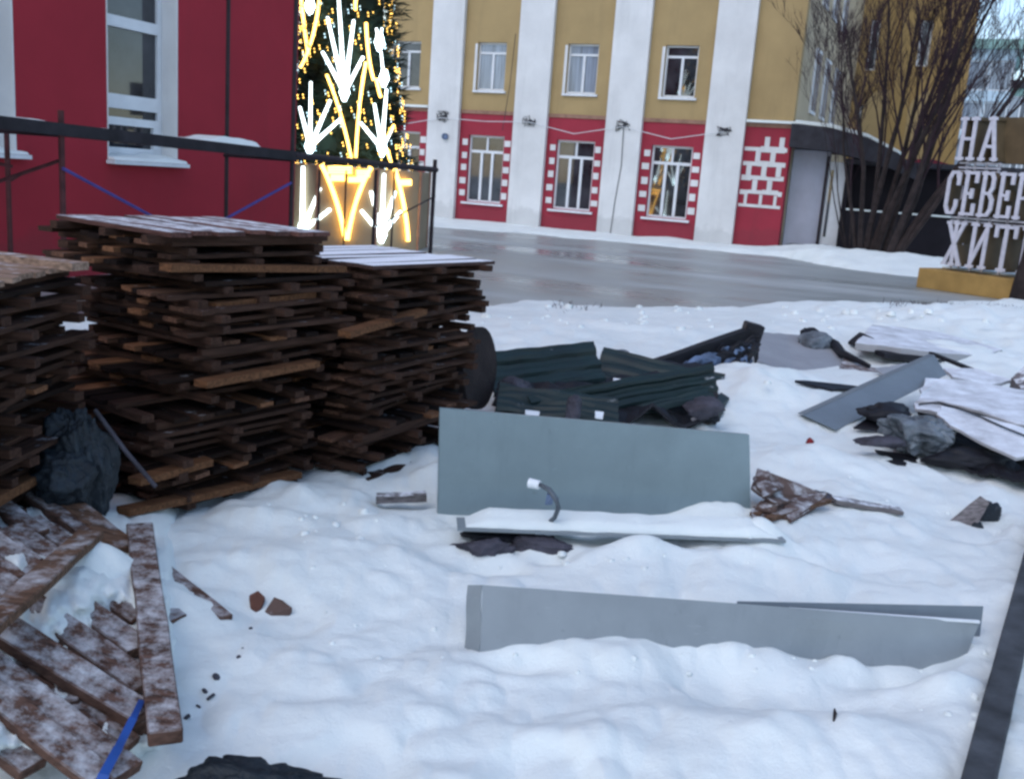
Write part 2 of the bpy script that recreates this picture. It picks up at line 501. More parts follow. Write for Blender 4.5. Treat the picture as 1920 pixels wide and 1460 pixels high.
bumpat(960, 1260, 0.16, 0.05, -0.05)
bumpat(1500, 1110, 0.8, 0.15, 0.06)
bumpat(1500, 1400, 0.5, 0.2, 0.07)
bumpat(1900, 1400, 0.25, 0.5, 0.05, 0.5)
bumpat(1000, 1400, 0.3, 0.15, 0.04)
bumpat(1520, 880, 0.5, 0.25, 0.06)
bumpat(1420, 760, 0.55, 0.7, 0.22)
bumpat(1600, 850, 0.5, 0.3, -0.05)
bumpat(1780, 900, 0.5, 0.22, -0.04, -0.3)
bumpat(1560, 760, 0.4, 0.6, 0.08)
bumpat(1000, 640, 0.9, 1.2, 0.10)
bumpat(1250, 640, 1.2, 0.8, 0.10)
bumpat(1860, 640, 2.6, 2.2, 0.35)
bumpat(1640, 500, 3.2, 1.3, 0.35, -0.35)
bumpat(1740, 485, 4.0, 1.8, 0.55, -0.35)
bumpat(1560, 482, 1.6, 0.9, 0.25, -0.35)
bumpat(1800, 700, 0.9, 0.9, 0.12)
bumpat(760, 880, 0.3, 0.3, 0.06)
def make_terrain():
    nr, na = 500, 540
    rr = np.concatenate([np.linspace(0.0, 1.4, 8)[:-1], np.geomspace(1.4, 48, nr), np.geomspace(50, 900, 36)])
    # angle measured from +Y; dense inside the view
    dens = np.linspace(-38, 40, na)
    rest = np.concatenate([np.linspace(43, 322-4, 60)])
    ang = np.radians(np.concatenate([dens, rest]))
    A, Rr = np.meshgrid(ang, rr)
    X = np.sin(A)*Rr; Y = np.cos(A)*Rr
    Z = terrain(X.ravel(), Y.ravel()).reshape(X.shape)
    n, k = X.shape
    vs = np.stack([X.ravel(), Y.ravel(), Z.ravel()], 1)
    idx = np.arange(n*k).reshape(n, k)
    a = idx[:-1, :]; b = idx[1:, :]
    a2 = np.roll(a, -1, axis=1); b2 = np.roll(b, -1, axis=1)
    fs = np.stack([a.ravel(), b.ravel(), b2.ravel(), a2.ravel()], 1)
    me = bpy.data.meshes.new('snow_ground')
    me.vertices.add(len(vs)); me.vertices.foreach_set('co', vs.ravel())
    me.loops.add(fs.size); me.loops.foreach_set('vertex_index', fs.ravel().astype(np.int32))
    me.polygons.add(len(fs)); me.polygons.foreach_set('loop_start', np.arange(0, fs.size, 4, dtype=np.int32))
    me.polygons.foreach_set('loop_total', np.full(len(fs), 4, dtype=np.int32))
    me.polygons.foreach_set('use_smooth', [True]*len(fs))
    me.update(calc_edges=True); me.validate()
    bm = bmesh.new(); bm.from_mesh(me)
    bmesh.ops.remove_doubles(bm, verts=[v for v in bm.verts if v.co.xy.length < 0.01], dist=0.02)
    for f in bm.faces:
        if f.normal.z < 0: f.normal_flip()
    bm.to_mesh(me); bm.free()
    me.materials.append(M['snow'])
    o = bpy.data.objects.new('snow_ground', me); COL.objects.link(o)
    return tag(o, kind='structure')
make_terrain()
rb = MB()
NX, NY = 40, 20
for i in range(NX):
    for j in range(NY):
        x0 = -30 + i*2.2; y0 = -6 + j*2.2
        rb.add([(x0, y0, 0), (x0+2.2, y0, 0), (x0+2.2, y0+2.2, 0), (x0, y0+2.2, 0)], [(0, 1, 2, 3)])
ro = rb.build('road', M['road'])
ro.rotation_euler = (0, 0, FROT); ro.location = (0, 0, 0)
ro.location = V1*-6 + U2*2
bmr = bmesh.new(); bmr.from_mesh(ro.data)
bmesh.ops.remove_doubles(bmr, verts=bmr.verts, dist=0.001)
# keep only where the carriageway can lie: beyond 9 m from the camera
T_ = Matrix.Translation(ro.location) @ Matrix.Rotation(FROT, 4, 'Z')
kill = [f for f in bmr.faces if (T_ @ f.calc_center_median()).length < 10.0 or (T_ @ f.calc_center_median()).dot(U2) > 31.5]
bmesh.ops.delete(bmr, geom=kill, context='FACES')
bmr.to_mesh(ro.data); bmr.free()
tag(ro, kind='structure')
# ------------------------------------------------------------------ yellow building with white pilasters
CF = 31.5
FB = empty('yellow_building', U2*CF, FROT)
tag(FB, 'long ochre building across the road with white pilasters and a red ground floor', 'building')
X0, X1 = -27.4, -5.15
ZB = 3.62; ZT = 15.0
PIL0, PILW, PILS = -17.52, 1.2, 3.26
bays = []
k = -3
while True:
    a = PIL0 + PILW + k*PILS
    b = a + PILS - PILW
    if b > -6.6: break
    bays.append((a, b)); k += 1
# window openings per storey
def holes_wall(mb, x0, x1, z0, z1, holes, y0, th, mi=0):
    """a wall with rectangular openings, y0 = outer face"""
    xs = sorted({x0, x1} | {h[0] for h in holes} | {h[1] for h in holes})
    zs = sorted({z0, z1} | {h[2] for h in holes} | {h[3] for h in holes})
    vid = {}
    def V(i, j, yy):
        kk = (i, j, yy)
        if kk not in vid:
            vid[kk] = len(mb.v); mb.v.append((xs[i], yy, zs[j]))
        return vid[kk]
    def solid(i, j):
        if i < 0 or j < 0 or i >= len(xs)-1 or j >= len(zs)-1: return False
        cx = (xs[i]+xs[i+1])/2; cz = (zs[j]+zs[j+1])/2
        return not any(h[0] < cx < h[1] and h[2] < cz < h[3] for h in holes)
    ya, yb = y0, y0+th
    for i in range(len(xs)-1):
        for j in range(len(zs)-1):
            if not solid(i, j): continue
            mb.f.append((V(i,j,ya), V(i+1,j,ya), V(i+1,j+1,ya), V(i,j+1,ya))); mb.mi.append(mi)
            mb.f.append((V(i,j,yb), V(i,j+1,yb), V(i+1,j+1,yb), V(i+1,j,yb))); mb.mi.append(mi)
            if not solid(i-1, j): mb.f.append((V(i,j,ya), V(i,j+1,ya), V(i,j+1,yb), V(i,j,yb))); mb.mi.append(mi)
            if not solid(i+1, j): mb.f.append((V(i+1,j,ya), V(i+1,j,yb), V(i+1,j+1,yb), V(i+1,j+1,ya))); mb.mi.append(mi)
            if not solid(i, j-1): mb.f.append((V(i,j,ya), V(i,j,yb), V(i+1,j,yb), V(i+1,j,ya))); mb.mi.append(mi)
            if not solid(i, j+1): mb.f.append((V(i,j+1,ya), V(i+1,j+1,ya), V(i+1,j+1,yb), V(i,j+1,yb))); mb.mi.append(mi)
gh = []; uh = []
for (a, b) in bays:
    c = (a+b)/2
    gh.append((c-0.67, c+0.67, 0.68, 2.92))
    for st in range(3):
        uh.append((c-0.53, c+0.53, 4.40+st*3.3, 5.95+st*3.3))
mb = MB(); holes_wall(mb, X0, X1, 0, ZB, gh, 0.0, 0.35); mb.build('red_storey', M['redband'], FB)
mb = MB(); holes_wall(mb, X0, X1, ZB+0.12, ZT, uh, 0.0, 0.35); mb.build('upper_wall', M['yellow'], FB)
mb = MB(); mb.bb(X0, X1+0.06, -0.03, 0.3, ZB, ZB+0.12); mb.build('storey_ledge', M['border'], FB)
mb = MB(); mb.bb(-6.52, X1+0.12, -0.16, 0.0, ZB+0.125, ZB+0.20); mb.build('ledge_snow', M['snow'], FB)
mb = MB(); mb.bb(-19.4, -17.56, -0.16, 0, ZB+0.125, ZB+0.20); mb.build('ledge_snow', M['snow'], FB)
mb = MB(); mb.bb(X0, X1+0.3, -0.4, 9.0, ZT, ZT+0.4); mb.build('roof', M['dark_roof'], FB)
# the dark behind the windows
mb = MB(); mb.bb(X0+0.1, X1-0.4, 1.6, 1.7, 0.1, ZT-0.1); mb.build('inner_wall', M['cream'], FB)
k = -4
while PIL0 + k*PILS < -7:
    x = PIL0 + k*PILS; k += 1
    if x < X0: continue
    mb = MB(); mb.bb(x, x+PILW, -0.17, -0.003, 0.0, ZT); mb.build('pilaster', M['whitewash'], FB)
wi = 0
for bi, (a, b) in enumerate(bays):
    c = (a+b)/2
    # ground-floor window: frame with a transom and two mullions
    x0, x1, z0, z1 = c-0.67, c+0.67, 0.68, 2.92
    fr = MB(); t = 0.065
    fy0, fy1 = 0.12, 0.19
    fr.bb(x0, x0+t, fy0, fy1, z0, z1); fr.bb(x1-t, x1, fy0, fy1, z0, z1)
    fr.bb(x0+t, x1-t, fy0, fy1, z0, z0+t); fr.bb(x0+t, x1-t, fy0, fy1, z1-t, z1)
    zt = z0 + 0.74*(z1-z0)
    fr.bb(x0+t, x1-t, fy0, fy1, zt, zt+0.09)
    for q in (0.36, 0.66):
        xx = x0 + q*(x1-x0); fr.bb(xx-0.045, xx+0.045, fy0-0.01, fy1, z0+t, zt)
    xx = x0 + 0.5*(x1-x0); fr.bb(xx-0.035, xx+0.035, fy0, fy1, zt+0.09, z1-t)
    wo = fr.build('window', M['frame'], FB)
    gl = MB(); gl.bb(x0+0.01, x1-0.01, 0.155, 0.165, z0+0.01, z1-0.01); gl.build('pane', M['glass'], wo)
    sl = MB(); sl.bb(x0-0.12, x1+0.12, -0.10, 0.11, z0-0.09, z0-0.02); sl.build('sill', M['sill'], wo)
    # white painted quoins beside the window
    for sx in (-1, 1):
        for j in range(5):
            qb = MB()
            zc = 0.95 + j*0.43
            w = 0.27 if j % 1 == 0 else 0.2
            xa = c + sx*0.70; xb = c + sx*(0.70+0.21+random.uniform(-0.03, 0.03))
            qb.bb(min(xa, xb), max(xa, xb), -0.022, 0.0-0.002, zc-0.10+random.uniform(-.02, .02), zc+0.10+random.uniform(-.02, .02))
            qb.build('quoin', M['whitewash'], FB)
    for st in range(3):
        z0, z1 = 4.40+st*3.3, 5.95+st*3.3
        x0, x1 = c-0.53, c+0.53
        fr = MB(); t = 0.06
        fr.bb(x0, x0+t, fy0, fy1, z0, z1); fr.bb(x1-t, x1, fy0, fy1, z0, z1)
        fr.bb(x0+t, x1-t, fy0, fy1, z0, z0+t); fr.bb(x0+t, x1-t, fy0, fy1, z1-t, z1)
        zt = z0 + 0.76*(z1-z0)
        fr.bb(x0+t, x1-t, fy0, fy1, zt, zt+0.07)
        fr.bb(c-0.02, c+0.06, fy0-0.01, fy1, z0+t, zt)
        wo = fr.build('window', M['frame'], FB)
        gl = MB(); gl.bb(x0+0.01, x1-0.01, 0.155, 0.165, z0+0.01, z1-0.01)
        gl.build('pane', M['glass'] if bi not in (3, 4) else M['curtain_glass'], wo)
        sl = MB(); sl.bb(x0-0.08, x1+0.08, -0.08, 0.11, z0-0.08, z0-0.01); sl.build('sill', M['sill'], wo)
        # white strip on the left reveal, paint wiped round the opening
        rv = MB(); rv.bb(x0-0.10, x0-0.005, -0.012, -0.001, z0, z1-0.05); rv.build('reveal_strip', M['whitewash'], wo)
# white brick pattern painted on the end panel
bp = MB()
ex0, ex1 = -6.50, -5.22
rows = [1.25, 1.68, 2.11, 2.54, 2.97]
for ri, z in enumerate(rows):
    w = ex1-ex0
    if ri == 0:
        bp.bb(ex0, ex1, -0.018, -0.001, z-0.02, z+0.07)
    else:
        x = ex0
        while x < ex1-0.05:
            ln = random.uniform(0.25, 0.5); bp.bb(x, min(ex1, x+ln), -0.018, -0.001, z-0.07+random.uniform(-0.025, 0.025), z+0.07+random.uniform(-0.025, 0.025)); x += ln
    xs_ = (0.20, 0.66, 1.10) if ri % 2 == 0 else (0.43, 0.88)
    for q in xs_:
        if ri == 4 and q < 0.3: continue
        ww = 0.045 if ri == 0 else 0.075
        bp.bb(ex0+q-ww, min(ex1-0.01, ex0+q+ww), -0.019, -0.001, z+0.06, z+0.37)
bp.build('painted_brick_lines', M['whitewash'], FB)
# side wall running back from the corner
sw = MB()
sw.bb(X1-0.35, X1, 0.36, 14.0, 0.0, ZT)
sw.build('side_wall', M['cream'], FB)
for (yy, z0) in ((3.2, 4.3), (5.6, 4.3), (8.2, 4.3), (3.2, 7.6), (5.6, 7.6), (8.2, 7.6)):
    fr = MB(); fr.bb(X1+0.001, X1+0.06, yy-0.6, yy+0.6, z0, z0+2.0)
    w = fr.build('window', M['frame'], FB)
    gl = MB()
    gl.bb(X1+0.061, X1+0.075, yy-0.50, yy-0.05, z0+0.1, z0+1.9); gl.bb(X1+0.061, X1+0.075, yy+0.05, yy+0.50, z0+0.1, z0+1.9)
    gl.build('pane', M['curtain_glass'], w)
# junction boxes on the pilasters and garland wire
for k in range(-1, 4):
    x = PIL0 + PILW/2 + k*PILS
    jb = MB()
    for q in range(7):
        pts = [(x+random.uniform(-0.25, 0.25), -0.20, 3.45+random.uniform(-0.2, 0.2)) for _ in range(4)]
        jb.tube(pts, 0.011, 4)
    jb.box((x+random.uniform(-0.1, 0.1), -0.20, 3.45), (0.10, 0.05, 0.08))
    jb.build('wire_bracket', M['dark_roof'], FB)
gw = MB()
for k in range(-1, 3):
    xa = PIL0 + PILW/2 + k*PILS; xb = xa + PILS
    pts = [(xa + (xb-xa)*t, -0.24, 3.42 - (0.30 if k != 0 else 0.05)*(1-abs(2*t-1))*(1.0)) for t in [i/8 for i in range(9)]]
    gw.tube(pts, 0.012, 4)
gwo = gw.build('wall_wire', M['sill'], FB)
cb = MB(); xk = PIL0+2*PILS; cb.tube([(xk+0.62, -0.19, 3.5), (xk+0.66, -0.19, 2.2), (xk+0.55, -0.19, 1.0), (xk+0.5, -0.19, 0.05)], 0.012, 5); cb.build('cable', M['dark_roof'], FB)
cb = MB(); xk = PIL0+PILS; cb.tube([(xk-0.12, -0.19, 6.2), (xk-0.2, -0.19, 4.6), (xk-0.35, -0.22, 3.1)], 0.012, 5); cb.build('cable', M['dark_roof'], FB)
# round lamp on the left pilaster
lm = MB(); lm.tube([(PIL0+0.75, -0.19, 2.80), (PIL0+0.75, -0.28, 2.80)], 0.11, 12); lm.build('round_lamp', M['rag_blue'], FB)
# the rear wing facing the road
WB = empty('rear_wing', U2*45.5, FROT)
tag(WB, 'deep ochre wing standing back behind the bare trees', 'building')
wh = []
sx = lambda px: plane_pt(px, 300, U2, 45.5).dot(V1)
wx1 = sx(1790); wx0 = X1
wins = [(sx(1598), sx(1616), 7.0, 9.0), (sx(1598), sx(1616), 3.9, 5.6), (sx(1598), sx(1616), 10.4, 12.4), (sx(1690), sx(1712), 7.2, 9.0), (sx(1690), sx(1712), 10.4, 12.2), (sx(1640), sx(1660), 10.4, 12.2), (sx(1752), sx(1772), 7.2, 9.0)]
mb = MB(); holes_wall(mb, wx0, wx1, 0, 16, wins, 0, 0.4); mb.build('wall', M['ochre_deep'], WB)
mb = MB(); mb.bb(wx0-0.3, wx1+0.3, -0.3, 8, 16, 16.4); mb.build('roof', M['dark_roof'], WB)
for (a, b, z0, z1) in wins:
    fr = MB(); t = 0.08
    fr.bb(a, a+t, 0.15, 0.22, z0, z1); fr.bb(b-t, b, 0.15, 0.22, z0, z1); fr.bb(a+t, b-t, 0.15, 0.22, z0, z0+t); fr.bb(a+t, b-t, 0.15, 0.22, z1-t, z1)
    w = fr.build('window', M['frame'], WB)
    g_ = MB(); g_.bb(a+0.01, b-0.01, 0.17, 0.20, z0+0.01, z1-0.01); g_.build('pane', M['glass'], w)
for px in (1645, 1730):
    c = sx(px); ar = MB(); r = 0.85
    pts = [(c-r, -0.01, 3.2), (c+r, -0.01, 3.2)] + [(c+r*math.cos(t), -0.01, 5.4+r*math.sin(t)) for t in [i*PI/12 for i in range(13)]]
    ar.prism([Vector(p) for p in pts], 0.07, (0, -1, 0)); ar.build('blind_arch', M['yellow'], WB)
for px in (1672, 1760):
    c = sx(px); ps = MB(); ps.bb(c-0.35, c+0.35, -0.22, -0.002, 0, 16); ps.build('pilaster', M['ochre_deep'], WB)
# far pale blue and mint houses
def far_house(name, label, c, pxa, pxb, ytop, mat, nst, ncol, roofm):
    b = empty(name, U2*c, FROT)
    tag(b, label, 'building')
    a0 = plane_pt(pxa, 300, U2, c).dot(V1); a1 = plane_pt(pxb, 300, U2, c).dot(V1)
    zt = plane_pt((pxa+pxb)/2, ytop, U2, c).z
    hs = []
    for i in range(ncol):
        cx = a0 + (a1-a0)*(i+0.5)/ncol
        for j in range(nst):
            cz = 1.2 + (zt-1.6)*(j)/nst
            hs.append((cx-0.6, cx+0.6, cz+0.4, cz+2.0))
    mb = MB(); holes_wall(mb, a0, a1, 0, zt, hs, 0, 0.4); mb.build('wall', mat, b)
    mb = MB(); mb.bb(a0-0.4, a1+0.4, -0.4, 9, zt, zt+0.5); mb.build('roof', roofm, b)
    mb = MB(); mb.bb(a0+0.01, a0+0.3, 0.41, 9, 0, zt-0.01); mb.bb(a1-0.3, a1-0.01, 0.41, 9, 0, zt-0.01); mb.build('side_wall', mat, b)
    for (x0, x1, z0, z1) in hs:
        fr = MB(); t = 0.09
        fr.bb(x0, x0+t, 0.15, 0.22, z0, z1); fr.bb(x1-t, x1, 0.15, 0.22, z0, z1); fr.bb(x0+t, x1-t, 0.15, 0.22, z1-t, z1); fr.bb(x0+t, x1-t, 0.15, 0.22, z0, z0+t)
        w = fr.build('window', M['frame'], b)
        g_ = MB(); g_.bb(x0+0.01, x1-0.01, 0.17, 0.2, z0+0.01, z1-0.01); g_.build('pane', M['curtain_glass'], w)
far_house('pale_blue_house', 'pale blue house far behind the letter sign and the leaning branches', 62, 1690, 1874, 92, M['pale_blue'], 4, 4, M['mint'])
far_house('mint_house', 'mint green house at the far right edge behind the letter sign', 78, 1880, 2060, 168, M['mint'], 4, 8, M['dark_roof'])
# porch at the corner of the yellow building
PC = empty('entrance_porch', U2*CF + V1*X1, FROT)
tag(PC, 'entrance porch with a pale wall and dark snowy canopy at the yellow building corner', 'porch')
mb = MB(); mb.bb(0.02, 1.12, 0.7, 0.9, 0, 3.05); mb.build('porch_wall', M['porch_wall'], PC)
dr = MB(); dr.bb(1.13, 1.62, 0.72, 0.80, 0.15, 2.75); do = dr.build('door', M['frame'], PC)
g_ = MB(); g_.bb(1.20, 1.28, 0.70, 0.719, 0.5, 2.5); g_.build('door_glass', M['glass'], do)
mb = MB(); mb.bb(1.03, 1.11, 0.62, 0.699, 0.1, 2.9); mb.build('door_post', M['dark_steel'], PC)
cn = MB()
prof = [(0.0, 3.75), (1.1, 3.68), (2.2, 3.45), (3.1, 3.05), (3.8, 2.6), (3.8, 2.3), (2.6, 2.75), (1.2, 3.02), (0.0, 3.08)]
cn.prism([Vector((x, -0.25, z)) for x, z in prof], 2.6, (0, 1, 0)); cn.build('canopy', M['dark_roof'], PC)
sn = MB()
prof = [(0.1, 3.76), (1.1, 3.69), (2.2, 3.46), (3.1, 3.06), (3.1, 3.14), (2.2, 3.56), (1.1, 3.80), (0.1, 3.86)]
sn.prism([Vector((x, -0.20, z)) for x, z in prof], 2.4, (0, 1, 0)); sn.build('canopy_snow', M['snow'], PC)
mb = MB(); mb.bb(0.3, 3.2, -0.4, 0.6, 0.0, 0.22); mb.bb(0.6, 3.2, -0.8, -0.41, 0.0, 0.11); mb.build('steps', M['kerb'], PC)
# dark shed to the right of the porch
SH = empty('dark_shed', U2*(CF+0.45) + V1*(X1+1.66), FROT)
tag(SH, 'dark open shed behind the bare tree trunks', 'shed')
mb = MB(); mb.bb(0, 0.12, 0, 2.4, 0, 2.7); mb.bb(0.13, 5.4, 0.5, 0.6, 0, 2.7); mb.bb(5.41, 5.53, 0, 2.4, 0, 2.7); mb.bb(0.13, 5.4, 0.02, 0.1, 0, 1.35); mb.build('shed_wall', M['dark_void'], SH)
mb = MB(); mb.bb(-0.03, 5.7, -0.3, 2.6, 2.71, 2.85); mb.build('shed_roof', M['dark_roof'], SH)
mb = MB(); mb.bb(0.14, 5.3, -0.04, 0.018, 1.36, 1.41); mb.build('rail_snow', M['snow'], SH)
# dark red kiosk with pale brick lines
KK = empty('red_kiosk', DD(1722, 440, 38) * 1.0, FROT); KK.location.z = 0
tag(KK, 'low dark red kiosk with faint white brick lines right of the trunks', 'kiosk')
mb = MB(); mb.bb(-1.5, 1.0, 0, 2.5, 0, 2.9); mb.build('kiosk_wall', M['redbrick'], KK)
mb = MB()
for z in (1.1, 1.5, 1.9, 2.3): mb.bb(-0.3, 0.95, -0.02, -0.001, z, z+0.05)
for i, z in enumerate((1.15, 1.55, 1.95)): 
    for q in (0.0, 0.5): mb.bb(q-0.1+0.2*(i % 2), q-0.03+0.2*(i % 2), -0.021, -0.001, z, z+0.35)
mb.build('painted_lines', M['sill'], KK)
mb = MB(); pr = [(-1.7, 2.9), (1.2, 2.9), (0.9, 3.15), (0.1, 3.35), (-0.9, 3.3), (-1.7, 3.1)]
mb.prism([Vector((x, -0.15, z)) for x, z in pr], 2.8, (0, 1, 0)); mb.build('kiosk_roof', M['redbrick'], KK)
# green board fence behind the sign
FN = empty('green_fence', DD(1790, 440, 42), FROT); FN.location.z = 0
tag(FN, 'dark green board fence behind the white letter sign', 'fence')
mb = MB()
for i in range(26):
    mb.bb(-1.0+i*0.32, -1.0+i*0.32+0.29, 0, 0.04, 0.1, 2.1)
mb.build('boards', M['fence_green'], FN)
mb = MB(); mb.bb(-1.0, 7.3, -0.05, 0.09, 2.101, 2.19); mb.build('rail_snow', M['snow'], FN)
# ------------------------------------------------------------------ red building on the left
LW = None
pA = plane_pt(200, 200, V1, -1.0); pB = plane_pt(333, 200, V1, -1.0)
LW = 1.25 / (pB.dot(U2) - pA.dot(U2))
def RW(px, py):
    p = plane_pt(px, py, V1, -LW)
    return p.dot(U2), p.z
SC, _ = RW(556, 200)
RB = empty('red_building', V1*(-LW), FROT)
tag(RB, 'crimson building at the left with tall white framed windows', 'building')
w1a, _ = RW(200, 150); w1b, _ = RW(333, 150)
w0b, _ = RW(27, 150); w0a = w0b-1.25
zs1 = RW(270, 303)[1]; ztop = zs1 + 3.6
tz1 = RW(255, 42)[1]; tz2 = RW(255, 192)[1]
hs = [(w1a, w1b, zs1, ztop), (w0a, w0b, zs1, ztop), (w0a-2.8, w0b-2.8, zs1, ztop)]
# the wall runs along local y; build it in a rotated frame (x along the wall)
RBW = empty('wall_frame_holder', (0, 0, 0)); bpy.data.objects.remove(RBW)
def rbuild(mb, name, mat, parent, **kw):
    # local x of mb (along wall) -> local y; local y of mb (depth into the building) -> -x
    mb.v = [(-v[1], v[0], v[2]) for v in mb.v]
    return mb.build(name, mat, parent, **kw)
mb = MB(); holes_wall(mb, -2.0, SC, 0, 12, hs, 0, 0.5); rbuild(mb, 'wall', M['red'], RB)
mb = MB(); mb.bb(SC-0.5, SC-0.002, 0.51, 9, 0, 12); rbuild(mb, 'end_wall', M['red'], RB)
mb = MB(); mb.bb(-2.3, SC+0.3, -0.35, 9.3, 12, 12.4); rbuild(mb, 'roof', M['dark_roof'], RB)
for (a, b, z0, z1) in hs:
    fr = MB(); y0, y1 = 0.26, 0.34; t = 0.10
    fr.bb(a, a+t, y0, y1, z0, z1); fr.bb(b-t, b, y0, y1, z0, z1)
    fr.bb(a+t, b-t, y0, y1, z0, z0+t*1.6); fr.bb(a+t, b-t, y0, y1, z1-t, z1)
    fr.bb(a+t, b-t, y0-0.01, y1, tz1-0.07, tz1+0.07)
    fr.bb(a+t, b-t, y0-0.01, y1, tz2-0.09, tz2+0.09)
    fr.bb(a+t, b-t, y0-0.02, y1-0.01, tz2-0.30, tz2-0.20); 
    fr.bb(b-t-0.09, b-t, y0-0.02, y1-0.01, z0+t*1.6, tz2-0.301)
    fr.bb(a+t, a+t+0.08, y0-0.02, y1-0.01, z0+t*1.6, tz2-0.301)
    w = rbuild(fr, 'window', M['frame'], RB)
    g_ = MB(); g_.bb(a+0.02, b-0.02, 0.30, 0.31, z0+0.02, z1-0.02); rbuild(g_, 'pane', M['glass'], w)
    rv = MB(); rv.bb(a+0.001, a+0.02, -0.004, 0.255, z0, z1); rv.bb(b-0.02, b-0.001, -0.004, 0.255, z0, z1); rbuild(rv, 'reveal', M['whitewash'], w)
    sl = MB(); sl.bb(a-0.02, b+0.09, -0.14, 0.25, z0-0.05, z0-0.004); so = rbuild(sl, 'sill', M['sill'], w)
    sn = MB()
    n = 14
    top = []
    for i in range(n+1):
        xx = a + (b+0.06-a)*i/n; hh = 0.06+0.04*mn.noise((xx*4, z0, 0))
        top.append((xx, hh))
    for i in range(n):
        xa, ha = top[i]; xb, hb = top[i+1]
        sn.add([(xa, -0.13, z0), (xb, -0.13, z0), (xb, 0.24, z0), (xa, 0.24, z0), (xa, -0.10, z0+ha*0.6), (xb, -0.10, z0+hb*0.6), (xb, 0.24, z0+hb*1.3), (xa, 0.24, z0+ha*1.3)],
               [(0,3,2,1),(4,5,6,7),(0,1,5,4),(2,3,7,6)] + ([(3,0,4,7)] if i == 0 else []) + ([(1,2,6,5)] if i == n-1 else []))
    rbuild(sn, 'sill_snow', M['snow'], so)
# ------------------------------------------------------------------ scaffold along the red wall
SF = empty('scaffold', (0, 0, 0))
tag(SF, 'dark tube scaffold with a plank deck along the crimson wall', 'scaffold')
sp_ = 9.4                       # u2-depth of the post seen at x=113
pf = DD(113, 300, 9.3)
LS = -pf.dot(V1)
def spt(u, off=0.0, z=0.0):
    return U2*u + V1*(-(LS+off)) + Vector((0, 0, z))
def su(px, off=0.0):
    return plane_pt(px, 300, V1, -(LS+off)).dot(U2)
u_a, u_b, u_c = su(116), su(548), su(816)
zd = {}
def zat(px, py, off=0.0): return plane_pt(px, py, V1, -(LS+off)).z
za, zb_, zc = zat(113, 243), zat(548, 291), zat(820, 319)
def post(u, off, z1, r=0.026, mat='dark_steel', z0=0.0):
    m_ = MB(); m_.tube([spt(u, off, z0), spt(u, off, z1)], r, 8)
    if z1 - z0 > 1: m_.tube([spt(u, off, z0), spt(u, off, z0+0.03)], r*2.6, 8)
    return m_.build('post', M[mat], SF)
post(u_a, 0, zat(113, 207), 0.028, 'rust_tube')
post(u_b, 0, 7.5)
post(u_c, 0, zat(822, 300), 0.032)
B_ = 1.05
post(su(425, B_), B_, 7.5)
post(su(14, B_), B_, zat(16, 235, B_), 0.026, 'rust_tube')
post(su(600, B_), B_, zat(600, 318, B_), 0.018)
post(su(706, B_), B_, zat(706, 318, B_), 0.028)
post(su(741, B_), B_, zat(741, 318, B_), 0.016)
post(su(650, B_), B_, zat(650, 320, B_), 0.014)
dk = MB()
n = 3
def deckbar(u0, z0, u1_, z1, off, w, h):
    dk.bar(spt(u0, off, z0), spt(u1_, off, z1), w, h, (0, 0, 1), seg=8, wob=0.05)
deckbar(su(-300), za+0.06, u_a-0.03, za, 0.25, 0.55, 0.10)
deckbar(u_a-0.02, za, u_b, zb_, 0.25, 0.55, 0.10)
dk.build('deck', M['deck'], SF)
lb = MB()
lb.bar(spt(su(-300), -0.04, za+0.04), spt(u_b+0.1, -0.04, zb_-0.01), 0.04, 0.11)
lb.build('deck_beam', M['deck'], SF)
ob = MB()
ob.tube([spt(u_b, -0.03, zb_), spt(u_c, -0.03, zc)], 0.042, 8)
ob.build('ledger', M['blue_tube'] if False else M['dark_steel'], SF)
ob = MB(); ob.tube([spt(su(425, B_), B_, zat(425, 262, B_)), spt(u_b, B_, zat(640, 277, B_))], 0.022, 6); ob.build('rail', M['dark_steel'], SF)
for (u, z) in ((u_a, za-0.05), (u_b, zb_-0.06), (u_c, zc)):
    ob = MB(); ob.tube([spt(u, 0, z), spt(u, B_, z)], 0.022, 6); ob.build('transom', M['dark_steel'], SF)
def brace(pa, pb, off, mat, r=0.018):
    a = plane_pt(pa[0], pa[1], V1, -(LS+off)); b = plane_pt(pb[0], pb[1], V1, -(LS+off))
    o_ = MB(); o_.tube([a, b], r, 6); return o_.build('brace', M[mat], SF)
brace((118, 316), (420, 478), -0.06, 'blue_tube', 0.016)
brace((546, 343), (250, 505), -0.10, 'blue_tube', 0.016)
brace((110, 302), (-60, 360), 0.5, 'rust_tube')
brace((-60, 296), (22, 312), 0.5, 'rust_tube')
brace((40, 325), (20, 338), B_, 'rust_tube')
brace((816, 368), (706, 425), 0.0, 'dark_steel', 0.012)
for (px, w, h) in ((445, 0.95, 0.10), (395, 0.35, 0.04), (60, 0.5, 0.03), (200, 0.3, 0.02)):
    sn = MB(); u = su(px); z = za + (zb_-za)*(u-u_a)/(u_b-u_a) + 0.045
    nn = 12
    for i in range(nn):
        t0, t1 = i/nn, (i+1)/nn
        h0 = h*math.sin(PI*t0)**0.5*(0.8+0.3*mn.noise((px, t0*5, 0))); h1 = h*math.sin(PI*t1)**0.5*(0.8+0.3*mn.noise((px, t1*5, 0)))
        a0 = u-w/2+w*t0; a1 = u-w/2+w*t1
        sn.add([spt(a0, 0.0, z), spt(a1, 0.0, z), spt(a1, 0.5, z), spt(a0, 0.5, z), spt(a0, 0.05, z+h0), spt(a1, 0.05, z+h1), spt(a1, 0.42, z+h1), spt(a0, 0.42, z+h0)],
               [(4,5,6,7),(0,1,5,4),(2,3,7,6)])
    sn.build('deck_snow', M['snow'], SF)
